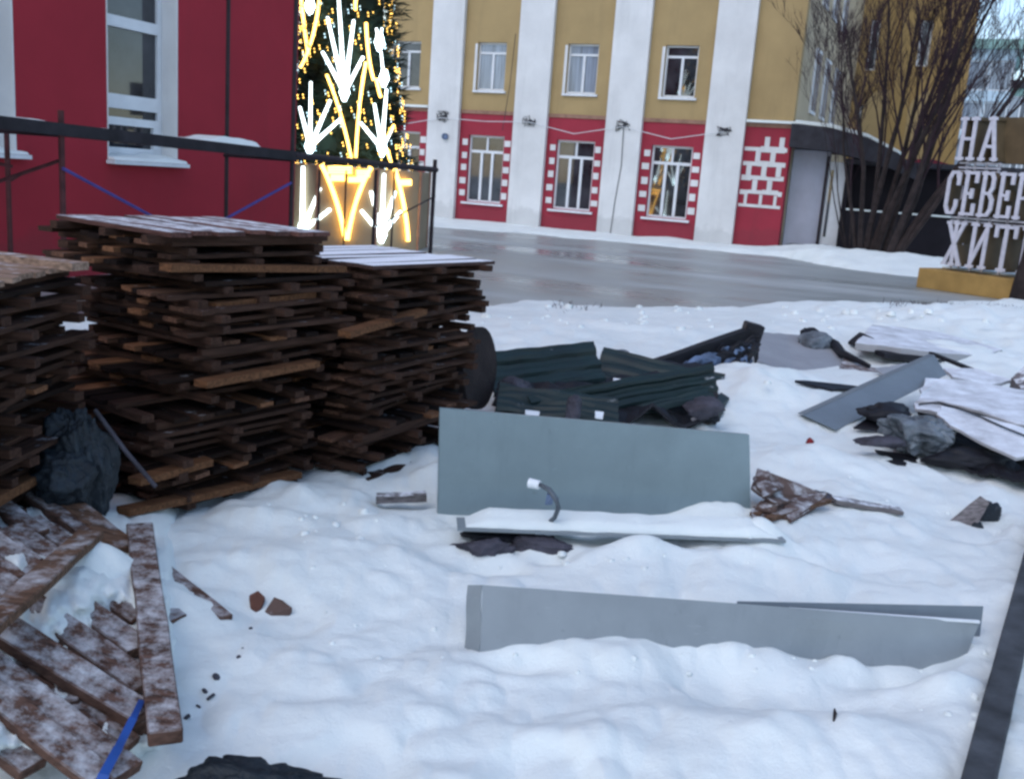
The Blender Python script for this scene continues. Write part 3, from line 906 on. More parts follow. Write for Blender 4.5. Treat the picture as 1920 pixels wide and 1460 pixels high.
# ------------------------------------------------------------------ festive tree and its pedestal
TD = 21.0
TC = DD(636, 455, TD); TC.z = 0
def on_cyl(px, py, rad_at):
    """point on the front of a surface of revolution round TC seen at this pixel of the photo"""
    r = ray(px, py); lo, hi = TD-4, TD+0.4
    # march along the ray
    best = None
    for i in range(900):
        d = lo + (hi-lo)*i/900
        p = Vector((0, 0, EYE)) + r*(d/r.y)
        if math.hypot(p.x-TC.x, p.y-TC.y) <= rad_at(p.z): return p
        e = math.hypot(p.x-TC.x, p.y-TC.y)-rad_at(p.z)
        if best is None or e < best[0]: best = (e, p)
    return best[1]
zp = plane_pt(690, 316, Vector((0, 1, 0)), TD-1.4).z
RP = 1.78
ZTT = 10.4
def r_tree(z): return max(0.05, 1.42*(1-(z-zp)/(ZTT-zp)))
PD = empty('tree_pedestal', TC)
tag(PD, 'beige clad pedestal with glowing light fans under the festive tree', 'pedestal')
mb = MB()
ns = 10
ring = [(RP*1.03*math.cos(2*PI*i/ns+0.25), RP*1.03*math.sin(2*PI*i/ns+0.25)) for i in range(ns)]
mb.prism([Vector((x, y, zp)) for x, y in ring], zp); mb.build('cladding', M['pedestal'], PD)
for i in range(ns):
    x, y = ring[i]
    mb = MB(); mb.tube([(x*1.004, y*1.004, 0), (x*1.004, y*1.004, zp+0.02)], 0.03, 6)
    mb.build('edge_profile', M['border'], PD)
def loc(p): return p - TC
def strip(mb_, pts, w0, w1, f):
    q = [loc(on_cyl(px, py, f)) for px, py in pts]
    out = []
    for p in q:
        rr_ = math.hypot(p.x, p.y); s_ = (rr_+0.05)/max(rr_, 0.01)
        out.append(Vector((p.x*s_, p.y*s_, p.z)))
    n_ = len(out)
    mb_.tube(out, [w0+(w1-w0)*i/(n_-1) for i in range(n_)], 6)
    return out
def cpx(x, y): return (520 + x*0.3357, y*0.3357)
def lerp_pts(a, b, n=4): return [(a[0]+(b[0]-a[0])*i/n, a[1]+(b[1]-a[1])*i/n) for i in range(n+1)]
def bez(a, b, c, n=10):
    return [((1-t)**2*a[0]+2*t*(1-t)*b[0]+t*t*c[0], (1-t)**2*a[1]+2*t*(1-t)*b[1]+t*t*c[1]) for t in [i/n for i in range(n+1)]]
fT = lambda z: r_tree(z)
fP = lambda z: RP
def fan(parent, hub, tips, f, name='light_fan', rot=0.0, wid=0.045):
    mb_ = MB(); wid *= 0.82
    for tp in tips:
        strip(mb_, lerp_pts(cpx(*hub), cpx(*tp)), wid*1.15, wid*0.75, f)
    h = loc(on_cyl(*cpx(*hub), f)); rr_ = math.hypot(h.x, h.y); s_ = (rr_+0.06)/max(rr_, 0.01)
    hp = Vector((h.x*s_, h.y*s_, h.z))
    for _ in range(3):
        mb_.tube([hp+Vector((0, 0, -0.16)), hp, hp+Vector((0, 0, 0.16))], [0.03, 0.10, 0.05], 8)
    if rot:
        R_ = Matrix.Rotation(rot, 3, 'Z'); mb_.v = [tuple(R_ @ Vector(v)) for v in mb_.v]
    return mb_.build(name, M['led_white'], parent)
def arc(parent, pts, f, w=0.035, rot=0.0, name='light_arc'):
    mb_ = MB(); strip(mb_, bez(*[cpx(*p) for p in pts]), w, w, f)
    if rot:
        R_ = Matrix.Rotation(rot, 3, 'Z'); mb_.v = [tuple(R_ @ Vector(v)) for v in mb_.v]
    return mb_.build(name, M['led_gold'], parent)
CT = empty('christmas_tree', TC + Vector((0, 0, zp+0.01)))
tag(CT, 'tall festive conifer covered in glowing white fans and gold arcs', 'christmas tree')
CTH = Vector((0, 0, zp+0.01))
def shiftdown(o): 
    o.data.transform(Matrix.Translation(-CTH)); return o
for rot in (0.0, PI):
    shiftdown(fan(CT, (375, 520), [(285, 100), (345, -10), (425, 115), (258, 292), (475, 320)], fT, rot=rot, wid=0.048))
    shiftdown(fan(CT, (190, 820), [(135, 600), (195, 460), (300, 560), (355, 665)], fT, rot=rot, wid=0.042))
    shiftdown(fan(CT, (575, 830), [(460, 685), (535, 580), (600, 500), (640, 700)], fT, rot=rot, wid=0.042))
    shiftdown(fan(CT, (195, 40), [(190, -60), (170, -50), (215, -60)], fT, rot=rot, wid=0.036))
    shiftdown(fan(CT, (560, 240), [(545, 160), (575, 160)], fT, rot=rot, wid=0.032))
    shiftdown(fan(CT, (585, 440), [(570, 290), (600, 400)], fT, rot=rot, wid=0.03))
    shiftdown(fan(CT, (350, -170), [(270, -420), (320, -480), (380, -440), (430, -380)], fT, rot=rot, wid=0.04))
    shiftdown(fan(CT, (450, -330), [(400, -600), (450, -640), (500, -560)], fT, rot=rot, wid=0.035))
    shiftdown(arc(CT, [(300, -40), (330, -200), (400, -420)], fT, 0.03, rot=rot)); shiftdown(arc(CT, [(520, -40), (470, -200), (420, -420)], fT, 0.03, rot=rot))
    for pts in ([(280, 420), (360, 620), (412, 890)], [(490, 350), (450, 560), (435, 880)], [(145, -20), (160, 160), (182, 300)],
                [(247, -20), (215, 250), (140, 380)], [(490, 130), (500, 350), (532, 450)], [(545, 440), (560, 520), (570, 545)],
                [(600, 830), (615, 870), (628, 920)], [(640, 700), (600, 770), (560, 860)], [(440, -10), (430, 10), (435, 60)]):
        shiftdown(arc(CT, pts, fT, 0.030, rot=rot))
for rot in (0.0, PI):
    fan(PD, (145, 1290), [(150, 930), (243, 1050), (298, 1168)], fP, rot=rot, wid=0.05)
    fan(PD, (575, 1310), [(465, 1175), (518, 1068), (590, 970), (650, 1070), (680, 1180)], fP, rot=rot, wid=0.048)
    for pts in ([(250, 920), (340, 1100), (380, 1340)], [(520, 935), (430, 1080), (390, 1340)], [(648, 945), (710, 1150), (720, 1345)]):
        arc(PD, pts, fP, 0.04, rot=rot)
    for (xa, xb, ya, yb) in ((285, 415, 928, 972), (300, 375, 975, 1012), (440, 510, 948, 990), (395, 475, 990, 1018), (680, 735, 1002, 1036)):
        bn = MB(); n_ = 3
        for i in range(n_):
            yy = ya+(yb-ya)*(i+0.5)/n_
            strip(bn, lerp_pts(cpx(xa, yy), cpx(xb, yy), 6), 0.022, 0.022, fP)
        if rot:
            R_ = Matrix.Rotation(rot, 3, 'Z'); bn.v = [tuple(R_ @ Vector(v)) for v in bn.v]
        bn.build('gold_sign', M['led_gold'], PD)
# crown: drooping needle tufts in whorls
cr = MB()
rt = random.Random(5)
for i in range(5200):
    z = zp + (ZTT-zp)*(1-math.sqrt(rt.random()))*0.98
    a = rt.uniform(0, 2*PI)
    R0 = r_tree(z)
    lump = 0.86 + 0.14*mn.noise((a*2.2, z*1.7, 3.0))*2
    r1 = R0*lump*rt.uniform(0.70, 1.04)
    L = rt.uniform(0.16, 0.34)
    o0 = Vector((math.cos(a)*r1, math.sin(a)*r1, z-CTH.z+0.05))
    d = Vector((math.cos(a+rt.uniform(-.6, .6)), math.sin(a+rt.uniform(-.6, .6)), rt.uniform(-0.25, 0.5))).normalized()
    t_ = d.cross(Vector((rt.uniform(-1, 1), rt.uniform(-1, 1), 1))).normalized()
    for q in range(3):
        w = 0.028
        s0 = o0 + d*L*(q*0.3)
        tip = s0 + (d + t_*rt.uniform(-0.7, 0.7)).normalized()*L*0.8
        cr.add([s0 - t_*w, s0 + t_*w, tip], [(0, 1, 2)])
cr.build('crown', M['needles'], CT)
core = MB(); core.tube([(0, 0, 0.0), (0, 0, 3), (0, 0, 6), (0, 0, ZTT-zp-0.3)], [1.12, 0.72, 0.36, 0.03], 20); core.build('inner_crown', M['needles'], CT)
for nm, mt, cnt in (('gold_bulbs', 'led_gold', 620), ('white_bulbs', 'led_pale', 300)):
    fl = MB()
    for i in range(cnt):
        z = zp + 0.05 + (ZTT-zp)*rt.random()**1.4*0.9
        a = rt.uniform(0, 2*PI); R0 = r_tree(z)*rt.uniform(0.95, 1.07)
        # bulbs hang in short drooping runs
        for q in range(2):
            c = Vector((math.cos(a)*R0, math.sin(a)*R0, z-CTH.z-q*0.055))
            a += 0.012
            s_ = 0.011
            fl.add([c+Vector((s_, 0, 0)), c+Vector((-s_, 0, 0)), c+Vector((0, s_, 0)), c+Vector((0, -s_, 0)), c+Vector((0, 0, 0.02)), c+Vector((0, 0, -0.02))],
                   [(0,2,4),(2,1,4),(1,3,4),(3,0,4),(2,0,5),(1,2,5),(3,1,5),(0,3,5)])
    tag(fl.build(nm, M[mt], CT), kind='stuff')
# ------------------------------------------------------------------ stacks of old wooden pallets
def make_pallet_meshes(L, W, seed, topmat=None):
    """slats run along x; three battens under them along y. returns list of (name, MB, mat)"""
    r = random.Random(seed)
    dk_ = MB()
    n = 8
    for i in range(n):
        y = -W/2 + W*(i+0.5)/n + r.uniform(-0.012, 0.012)
        ln = L + r.uniform(-0.04, 0.03)
        if r.random() < 0.10 and not topmat: continue
        a = Vector((-ln/2 + r.uniform(-0.05, 0.03), y + r.uniform(-.01, .01), 0.044 + r.uniform(-0.004, 0.004)))
        b = Vector((ln/2 + r.uniform(-0.03, 0.05), y + r.uniform(-.012, .012), 0.044 + r.uniform(-0.004, 0.004)))
        dk_.bar(a, b, W/n*r.uniform(0.72, 0.92), 0.019, seg=3, wob=0.06)
    bats = []
    for x in (-L*0.42, 0.0, L*0.42):
        m_ = MB(); xx = x + r.uniform(-0.03, 0.03)
        m_.bar((xx, -W/2-r.uniform(0.0, 0.05), 0.017), (xx+r.uniform(-.02, .02), W/2+r.uniform(0, 0.05), 0.017), 0.050, 0.031, seg=3, wob=0.08)
        bats.append(m_)
    return dk_, bats
PROTO = {}
def pallet(key, L, W, seed, deckmat, batmat):
    k = (key, seed)
    if k not in PROTO:
        dk_, bats = make_pallet_meshes(L, W, seed, deckmat != 'wood')
        root = empty('pallet')
        d = dk_.build('deck', M[deckmat], root)
        for b_ in bats: b_.build('batten', M[batmat], root)
        PROTO[k] = root; return root
    return copy_tree(PROTO[k])
ORD = ['topmost', 'second from the top', 'third from the top', 'fourth from the top', 'fifth from the top', 'sixth from the top', 'seventh from the top', 'eighth from the top',
       'ninth from the top', 'tenth from the top', 'eleventh from the top', 'twelfth from the top', 'thirteenth from the top', 'fourteenth from the top', 'fifteenth from the top', 'sixteenth from the top', 'seventeenth from the top', 'eighteenth from the top', 'nineteenth from the top', 'twentieth from the top', 'fifth from the ground', 'fourth from the ground']
PITCH_Z = 0.0505
def stack(key, corner, ang, L, W, n, label, group, shift, rotseq, topspec, z0=0.0, zs=None, tilt=(0, 0)):
    """corner = near corner on the ground, ang = compass angle of the right face; L along that face, W back to the left"""
    a = math.radians(ang)
    e = Vector((math.sin(a), math.cos(a), 0)); p = Vector((-e.y, e.x, 0))
    r = random.Random(hash(key) % 1 + len(key)*13 + 5)
    z = z0
    for i in range(n):
        dx, dy, da, across = shift(i, r)
        topm, botm = ('wood', 'wood_x')
        if i == n-1: topm, botm = topspec
        l_, w_ = (W, L) if across else (L, W)
        root = pallet(key + ('x' if across else ''), l_, w_, (i*3 % 8) if i < n-1 else 99, topm, botm)
        c = Vector(corner) + e*(L/2+dx) + p*(W/2+dy)
        root.location = (c.x, c.y, z)
        base = math.atan2(e.y, e.x) + (PI/2 if across else 0) + (PI if r.random() < 0.5 else 0)
        tx, ty = tilt if i == n-1 else (r.uniform(-0.006, 0.006), r.uniform(-0.006, 0.006))
        root.rotation_euler = (tx, ty, base + math.radians(da))
        od = ORD[n-1-i] if i > 3 else ('lowest', 'second from the ground', 'third from the ground', 'fourth from the ground')[i]
        tag(root, '%s, %s' % (label, od), 'pallet', group)
        z += PITCH_Z + r.uniform(-0.001, 0.003)
    return z
def shA(i, r):
    if i >= 24: return (0.02, -0.02, -6, True)
    if i in (22, 23): return (0.05, 0.03, -3, False)
    if i == 21: return (-0.0, 0.04, 2, False)
    if i >= 13: dx, dy = 0.12, -0.05
    elif i >= 11: dx, dy = 0.05, -0.02
    else: dx, dy = -0.03 - 0.01*(i % 3), 0.02
    return (dx + r.uniform(-0.06, 0.06), dy + r.uniform(-0.05, 0.05), r.uniform(-6, 5), i in (4, 9, 15))
ztopA = stack('tall', (-1.40, 4.02, 0), 30, 0.90, 0.86, 25, 'dark weathered slatted pallet in the tall middle stack', 'pallets of the tall middle stack', shA, None, ('wood_frost', 'wood_x'), z0=-0.01)
def shB(i, r):
    t = i/20
    if i == 21: return (0.06, -0.04, -9, False)
    dx = -0.02 + 0.07*t; dy = 0.05*math.sin(i)
    return (dx + r.uniform(-0.05, 0.05) - (0.05 if i < 11 else 0), dy + r.uniform(-0.05, 0.03), r.uniform(-7, 6), i in (5, 12))
stack('right', (-0.68, 4.85, 0), 25, 1.0, 0.95, 22, 'dark weathered slatted pallet in the lower right stack', 'pallets of the lower right stack', shB, None, ('wood_snow', 'wood_x'), z0=0.0, tilt=(0.0, -0.0))
def shC(i, r):
    if i == 21: return (0.0, 0.0, 2, True)
    dx = 0.0; dy = 0.0 + (0.05 if i < 9 else 0)
    return (dx + r.uniform(-0.06, 0.03), dy + r.uniform(-0.02, 0.06), r.uniform(-5, 5), i in (6, 13))
stack('left', (-1.73, 2.95, 0), 2, 0.95, 0.95, 22, 'dark weathered slatted pallet in the stack at the left edge', 'pallets of the left edge stack', shC, None, ('pale_wood', 'wood_x'), z0=0.0)
# loose board lying across the top of the left stack, frost on it
zc_ = 22*0.0515+0.022
q = MB(); a = G(-60, 474, zc_); b = G(152, 500, zc_)
q.bar((a.x, a.y, zc_), (b.x, b.y, zc_), 0.085, 0.03, seg=6, wob=0.03)
tag(q.build('board', M['pale_wood']), 'frosty pale board lying across the top of the left edge stack', 'board')
# orange fresh-cut battens that show between the dark layers
for i, (pa, pb, z_, lab) in enumerate((((240, 962), (566, 890), 0.10, 'fresh orange board low on the right face of the tall stack'),
                              ((300, 1003), (560, 938), 0.035, 'lowest orange brown board at the foot of the tall stack'),
                              ((262, 905), (400, 866), 0.20, 'short orange board end in the lower part of the tall stack'),
                              ((385, 722), (598, 682), 0.62, 'long orange board halfway up the tall stack'),
                              ((320, 503), (648, 505), 1.13, 'bright orange board near the top of the tall stack'),
                              ((405, 575), (590, 553), 0.955, 'orange board just under the top third of the tall stack'),
                              ((655, 628), (800, 585), 0.73, 'orange board in the upper part of the lower right stack'),
                              ((604, 678), (718, 694), 0.56, 'orange board end sticking out between the two big stacks'))):
    ang = math.radians(30 if i < 6 else 27)
    e = Vector((math.sin(ang), math.cos(ang), 0)); nn_ = Vector((e.y, -e.x, 0))
    cor = Vector((-1.40, 4.02, 0)) if i < 6 else Vector((-0.68, 4.85, 0))
    off = (0.035 if i < 6 else 0.03) + (0.10 if i in (3,) else 0) 
    c = cor.dot(nn_) + off
    A_ = plane_pt(pa[0], pa[1], nn_, c); B_2 = plane_pt(pb[0], pb[1], nn_, c)
    if i == 7:
        A_ = G(pa[0], pa[1], z_); B_2 = G(pb[0], pb[1], z_)
        A_ = B_2 + Vector((-0.28, 0.14, 0.0))
    q = MB(); q.bar(A_ - nn_*0.03, B_2 - nn_*0.03, 0.07, 0.030, seg=5, wob=0.05)
    tag(q.build('board', M['orange_wood']), lab, 'board', 'orange boards among the stacks')
# ------------------------------------------------------------------ dark tarp and rod between the stacks
def lump_mesh(name, mat, c, size, seed, sub=4, amp=0.25, freq=3.0, fold=0.0, rot=0.0, parent=None):
    bm = bmesh.new()
    bmesh.ops.create_icosphere(bm, subdivisions=sub, radius=1.0)
    rl = random.Random(seed*7+1)
    pls = []
    for _ in range(11):
        nv = Vector((rl.gauss(0, 1), rl.gauss(0, 1), rl.gauss(0, 1))).normalized()
        pls.append((nv, rl.uniform(0.62, 0.95)))
    for v in bm.verts:
        d = v.co.normalized()
        dw = (d + Vector((mn.noise(d*freq+Vector((seed, 0, 0))), mn.noise(d*freq+Vector((0, seed, 0))), mn.noise(d*freq+Vector((0, 0, seed)))))*amp*0.55).normalized()
        k = 1.15
        for nv, h_ in pls:
            q_ = dw.dot(nv)
            if q_ > 0.3: k = min(k, h_/q_)
        rid = abs(mn.noise(dw*freq*1.5 + Vector((0, seed, seed))))
        wv = Vector((d.x*2.4+seed, d.y*2.4, d.z*1.1)) + Vector((mn.noise(d*2), mn.noise(d*2+Vector((9, 0, 0))), 0))*1.2
        k = k*(1 + 0.10*mn.noise(d*freq*2.5)) + fold*0.30*(abs(mn.noise(wv))-0.25) + fold*0.12*(abs(mn.noise(wv*2.3))-0.2)
        v.co = Vector((d.x*size[0]*k, d.y*size[1]*k, d.z*size[2]*k))
    bmesh.ops.rotate(bm, verts=bm.verts, cent=(0, 0, 0), matrix=Matrix.Rotation(rot, 3, 'Z'))
    me = bpy.data.meshes.new(name); bm.to_mesh(me); bm.free()
    me.materials.append(M[mat])
    me.polygons.foreach_set('use_smooth', [True]*len(me.polygons))
    o = bpy.data.objects.new(name, me); COL.objects.link(o); o.location = c
    if parent: o.parent = parent
    return o
def drape(name, mat, pts, thick=0.01, res=14, amp=0.03, freq=6, seed=0, parent=None):
    """crumpled sheet through a quad of four 3-D corners (a b c d in order), with thickness"""
    a, b, c, d = [Vector(p) for p in pts]
    n = (b-a).cross(d-a).normalized()
    bm = bmesh.new(); vs = []
    for i in range(res+1):
        row = []
        for j in range(res+1):
            u, v = i/res, j/res
            p = a.lerp(b, u).lerp(d.lerp(c, u), v)
            f = mn.fractal(Vector((u*freq+seed, v*freq, seed)), 0.7, 2.0, 4)
            edge = 1.0
            p = p + n*f*amp + Vector((mn.noise((v*7+seed, u*2, 1))*amp*0.7, 0, mn.noise((u*7+seed, v*3, 4))*amp*0.7))*edge
            row.append(bm.verts.new(p))
        vs.append(row)
    for i in range(res):
        for j in range(res):
            bm.faces.new((vs[i][j], vs[i+1][j], vs[i+1][j+1], vs[i][j+1]))
    me = bpy.data.meshes.new(name); bm.to_mesh(me); bm.free()
    me.materials.append(M[mat])
    o = bpy.data.objects.new(name, me); COL.objects.link(o)
    so = o.modifiers.new('solid', 'SOLIDIFY'); so.thickness = thick
    if parent: o.parent = parent
    return o
def d3(px, py, d): return DD(px, py, d)
tb = lump_mesh('tarp', 'tarp', DD(150, 862, 3.72), (0.12, 0.10, 0.26), 3, 6, 0.4, 2.0, 0.8)
tag(tb, 'crumpled dark blue grey tarp stuffed between the left and tall stacks', 'tarp')
tb2 = lump_mesh('tarp', 'tarp', DD(120, 900, 3.6), (0.13, 0.10, 0.13), 8, 5, 0.4, 2.0, 0.8)
tag(tb2, 'lower dark lump of tarp above the collapsed boards', 'tarp')
q = MB(); q.tube([DD(178, 768, 3.75), DD(235, 845, 3.72), DD(292, 912, 3.68)], 0.009, 6)
tag(q.build('rod', M['tarp_purple']), 'thin grey rod leaning against the foot of the tall stack', 'rod')
# ------------------------------------------------------------------ collapsed pallet in the left foreground
def zpile(px, py): return 0.10 + 0.19*max(0.0, 1-px/330.0) + 0.03*max(0, (1300-py)/300.0)
def pp(px, py, dz=0.0):
    z = zpile(px, py)+dz
    return G(px, py, z)
PW = empty('collapsed_pallet', G(150, 1250, 0.0))
tag(PW, 'collapsed reddish pallet half buried in snow in the left foreground', 'broken pallet')
PWL = Vector(PW.location)
def pboard(a, b, w, h, dz=0, name='board', mat='pile_wood', parent=PW, seg=7):
    A_, B_2 = pp(*a, dz), pp(*b, dz)
    q = MB(); q.bar(A_-PWL if parent else A_, B_2-PWL if parent else B_2, w, h, seg=seg, wob=0.06)
    return q.build(name, M[mat], parent, bevel=0.004)
pboard((-160, 1140), (238, 1452), 0.095, 0.034, -0.02)
pboard((-140, 1085), (268, 1345), 0.10, 0.036)
pboard((-110, 1015), (272, 1288), 0.095, 0.034)
pboard((-60, 985), (265, 1222), 0.09, 0.034, 0.005)
pboard((20, 990), (262, 1162), 0.085, 0.034, 0.0)
pboard((90, 965), (335, 1165), 0.07, 0.034, -0.03)
pboard((-150, 1113), (250, 1396), 0.060, 0.026, -0.048)
pboard((-125, 1052), (268, 1315), 0.060, 0.026, -0.046)
pboard((-85, 1000), (268, 1254), 0.058, 0.026, -0.046)
pboard((-30, 985), (262, 1192), 0.055, 0.026, -0.038)
pboard((-170, 1180), (190, 1462), 0.08, 0.030, -0.035)
pboard((60, 975), (262, 1125), 0.07, 0.030, 0.0)
pboard((250, 1020), (425, 1160), 0.05, 0.024, -0.05)
pboard((118, 936), (240, 1030), 0.085, 0.034, 0.02, mat='pile_bare')
for (a, b) in (((-30, 925), (75, 1005)), ((30, 905), (165, 1000)), ((-30, 990), (60, 1060)), ((-40, 1040), (30, 1090))):
    pboard(a, b, 0.075, 0.034, 0.0)
pboard((262, 990), (312, 1385), 0.088, 0.040, 0.06, 'cross_board')
pboard((-80, 1330), (60, 1440), 0.08, 0.034, -0.10)
pboard((225, 1040), (250, 1370), 0.08, 0.05, -0.05, 'under_board')
pboard((60, 930), (120, 1330), 0.08, 0.05, -0.06, 'under_board')
q = pboard((-60, 1205), (172, 1000), 0.085, 0.030, 0.085, 'board', 'pile_bare', None)
tag(q, 'bare brown board lying diagonally over the collapsed pallet', 'board')
q = pboard((-40, 950), (60, 893), 0.08, 0.035, 0.07, 'board', 'orange_wood', None)
tag(q, 'orange board end above the collapsed pallet at the left edge', 'board')
def pile_snow():
    q = MB(); nx, ny = 70, 80; vs = []
    for i in range(nx+1):
        for j in range(ny+1):
            px = -70 + 410*i/nx; py = 925 + 500*j/ny
            w = Vector((px*0.022, py*0.022, 0))
            dz = -0.040 - 0.00016*max(0, py-1200)
            dz += 0.085*math.exp(-((px-170)/95)**2-((py-1075)/50)**2) + 0.055*math.exp(-((px-110)/80)**2-((py-1150)/45)**2)
            dz += 0.055*math.exp(-((px-290)/50)**2-((py-1130)/120)**2) + 0.045*math.exp(-((px-30)/45)**2-((py-1052)/30)**2)
            dz += 0.026*mn.noise(w) + 0.014*mn.noise(w*2.7) + 0.006*mn.noise(w*6)
            e = min(1, min(i, nx-i)/5)*min(1, min(j, ny-j)/5)
            vs.append(pp(px, py, 0.012 + dz*1.0 - 0.06*(1-e)) - PWL)
    fs = []
    for i in range(nx):
        for j in range(ny):
            a_ = i*(ny+1)+j; fs.append((a_, a_+ny+1, a_+ny+2, a_+1))
    q.add(vs, fs); q.build('snow_cover', M['snow'], PW, smooth=True)
pile_snow()
# strap
q = MB()
pts = [pp(266, 1312, 0.03), pp(250, 1345, 0.05), pp(222, 1400, 0.03), pp(195, 1450, 0.0), pp(170, 1520, -0.08)]
for i in range(len(pts)-1): q.bar(pts[i], pts[i+1], 0.017+0.003*i, 0.002, (0.3, -0.6, 1))
tag(q.build('strap', M['strap']), 'blue plastic strap hanging over the collapsed pallet', 'strap')
tb = lump_mesh('rag', 'tarp_purple', G(2, 1392, 0.06), (0.05, 0.06, 0.045), 12, 4, 0.3, 2, 0.2)
tag(tb, 'dark rag in the snow at the lower left edge', 'rag')
tb = lump_mesh('bag', 'tarp', G(478, 1492, 0.0) + Vector((0, 0, 0.01)), (0.20, 0.10, 0.075), 15, 5, 0.4, 1.6, 0.7)
tag(tb, 'dark bag top rising from the snow at the bottom edge', 'bag')
# small scraps of bark and board in the snow
def scrap(px, py, w, h, d, ang, label, mat='scrap', cat='scrap', name='wood_scrap', group=None, seed=1):
    p = G(px, py, 0.0); z = TH(p.x, p.y)
    for _ in range(3):
        p = G(px, py, z); z = TH(p.x, p.y)
    r = random.Random(seed)
    q = MB()
    n = 7
    top = []
    for i in range(n):
        t = 2*PI*i/n
        rr_ = r.uniform(0.7, 1.1)
        top.append(Vector((math.cos(t)*w*rr_/2, math.sin(t)*d*rr_/2, h/2 + r.uniform(-0.15, 0.15)*h)))
    q.prism(top, h)
    o = q.build(name, M[mat], bevel=0.002)
    o.location = (p.x, p.y, z + h*0.28); o.rotation_euler = (r.uniform(0.3, 0.9), r.uniform(-0.3, 0.3), ang)
    return tag(o, label, cat, group)
for i, (px, py, s_) in enumerate(((470, 1178, 0.025), (448, 1232, 0.03), (405, 1268, 0.05), (385, 1290, 0.04), (372, 1325, 0.035), (455, 1215, 0.018), (395, 1305, 0.05), (350, 1345, 0.05))):
    scrap(px, py, s_*0.6, s_*0.18, s_*0.6, i*0.7, 'dark bit of bark in the trail running up the snow to the wood scraps', 'tarp_purple', 'bark bit', 'bark_bit', 'bark bits trailing over the snow', 20+i)
q = MB(); a = G(703, 934, 0.06); b = G(802, 930, 0.07); q.bar(a, b, 0.06, 0.035, seg=4, wob=0.1)
tag(q.build('board', M['frost_wood']), 'short frosted board in the snow left of the big panel', 'board')
# ------------------------------------------------------------------ cladding panels
def face_panel(name, label, corners, back, thick, mat, lip=0.03):
    """folded tray: front sheet through four corners, flanges bent back"""
    a, b, c, d = [Vector(p) for p in corners]      # TL TR BR BL
    n = (b-a).cross(d-a).normalized()
    if n.y < 0: n = -n                              # towards the back
    root = empty(name, (a+b+c+d)/4)
    L0 = Vector(root.location)
    res = 24
    q = MB(); t = 0.0025
    vs = []
    for k in (0, 1):
        for i in range(res+1):
            for j in range(7):
                u, v = i/res, j/6
                p = a.lerp(b, u).lerp(d.lerp(c, u), v) + n*t*k
                p = p + n*0.004*math.sin(u*5+v*2)*math.sin(PI*v)
                vs.append(p - L0)
    fs = []
    o2 = (res+1)*7
    for i in range(res):
        for j in range(6):
            s0 = i*7+j
            fs.append((s0, s0+1, s0+8, s0+7)); fs.append((o2+s0, o2+s0+7, o2+s0+8, o2+s0+1))
    q.add(vs, fs)
    q.build('sheet', M[mat], root, smooth=False)
    fl = MB()
    for (p0, p1) in ((a, b), (b, c), (c, d), (d, a)):
        p0 = p0-L0; p1 = p1-L0
        ctr = Vector((0, 0, 0))
        ins = ((ctr-(p0+p1)/2)).normalized()
        w_ = t
        q0 = p0 + n*0.0001; q1 = p1 + n*0.0001
        fl.add([q0, q1, q1+n*lip, q0+n*lip, q0+ins*w_, q1+ins*w_, q1+ins*w_+n*lip, q0+ins*w_+n*lip],
               [(0,1,2,3),(4,7,6,5),(3,2,6,7),(0,4,5,1),(0,3,7,4),(1,5,6,2)])
    fl.build('flange', M[mat], root)
    tag(root, label, 'panel')
    return root, n
TLp, TRp = DD(825, 765, 4.44), DD(1405, 815, 4.72)
BLp, BRp = DD(820, 979, 4.40), DD(1408, 992, 4.68)
P1, n1_ = face_panel('cladding_panel', 'large grey green metal panel standing upright in the snow in the middle', (TLp, TRp, BRp, BLp), None, 0.03, 'panel_green')
# flat board lying in front of it, snow on top
zf = 0.125
fa = [G(856, 995, zf), G(1130, 1004, zf), G(1290, 1012, zf), G(1475, 1008, zf)]
A_, B_2 = G(858, 990, zf), G(1474, 1013, zf)
FP_ = empty('flat_board', A_)
tag(FP_, 'snow covered flat sheet lying at the foot of the big green panel', 'sheet')
fd = (B_2-A_).normalized(); fb = Vector((-fd.y, fd.x, 0))
q = MB(); q.prism([A_*0 + Vector((0, 0, 0)), (B_2-A_), (B_2-A_)+fb*0.22, fb*0.14], 0.012); q.build('sheet', M['panel_grey'], FP_)
q = MB(); nn = 40
Lf = (B_2-A_).length
prev = None
for i in range(nn):
    for j in range(5):
        pass
vs = []; fs = []
for i in range(nn+1):
    for j in range(7):
        u = i/nn; v = j/6
        e_ = min(1, min(u, 1-u)*14) * min(1, v*5+0.12)
        zz = (0.030 + 0.014*mn.noise((u*9, v*2, 1)) + 0.02*v)*e_
        p = fd*(Lf*(0.025+0.955*u)) + fb*(0.012 + 0.012*mn.noise((u*14, 0, 5)) + 0.125*v) + Vector((0, 0, 0.001+zz))
        vs.append(p)
for i in range(nn):
    for j in range(6):
        s0 = i*7+j; fs.append((s0, s0+7, s0+8, s0+1))
q.add(vs, fs)
# front skirt
sk = [(vs[i*7].x, vs[i*7].y, 0.001) for i in range(nn+1)]
o_ = len(q.v); q.v += sk
for i in range(nn): q.f.append((o_+i, o_+i+1, (i+1)*7, i*7)); q.mi.append(0)
q.build('snow_cover', M['snow'], FP_, smooth=True)
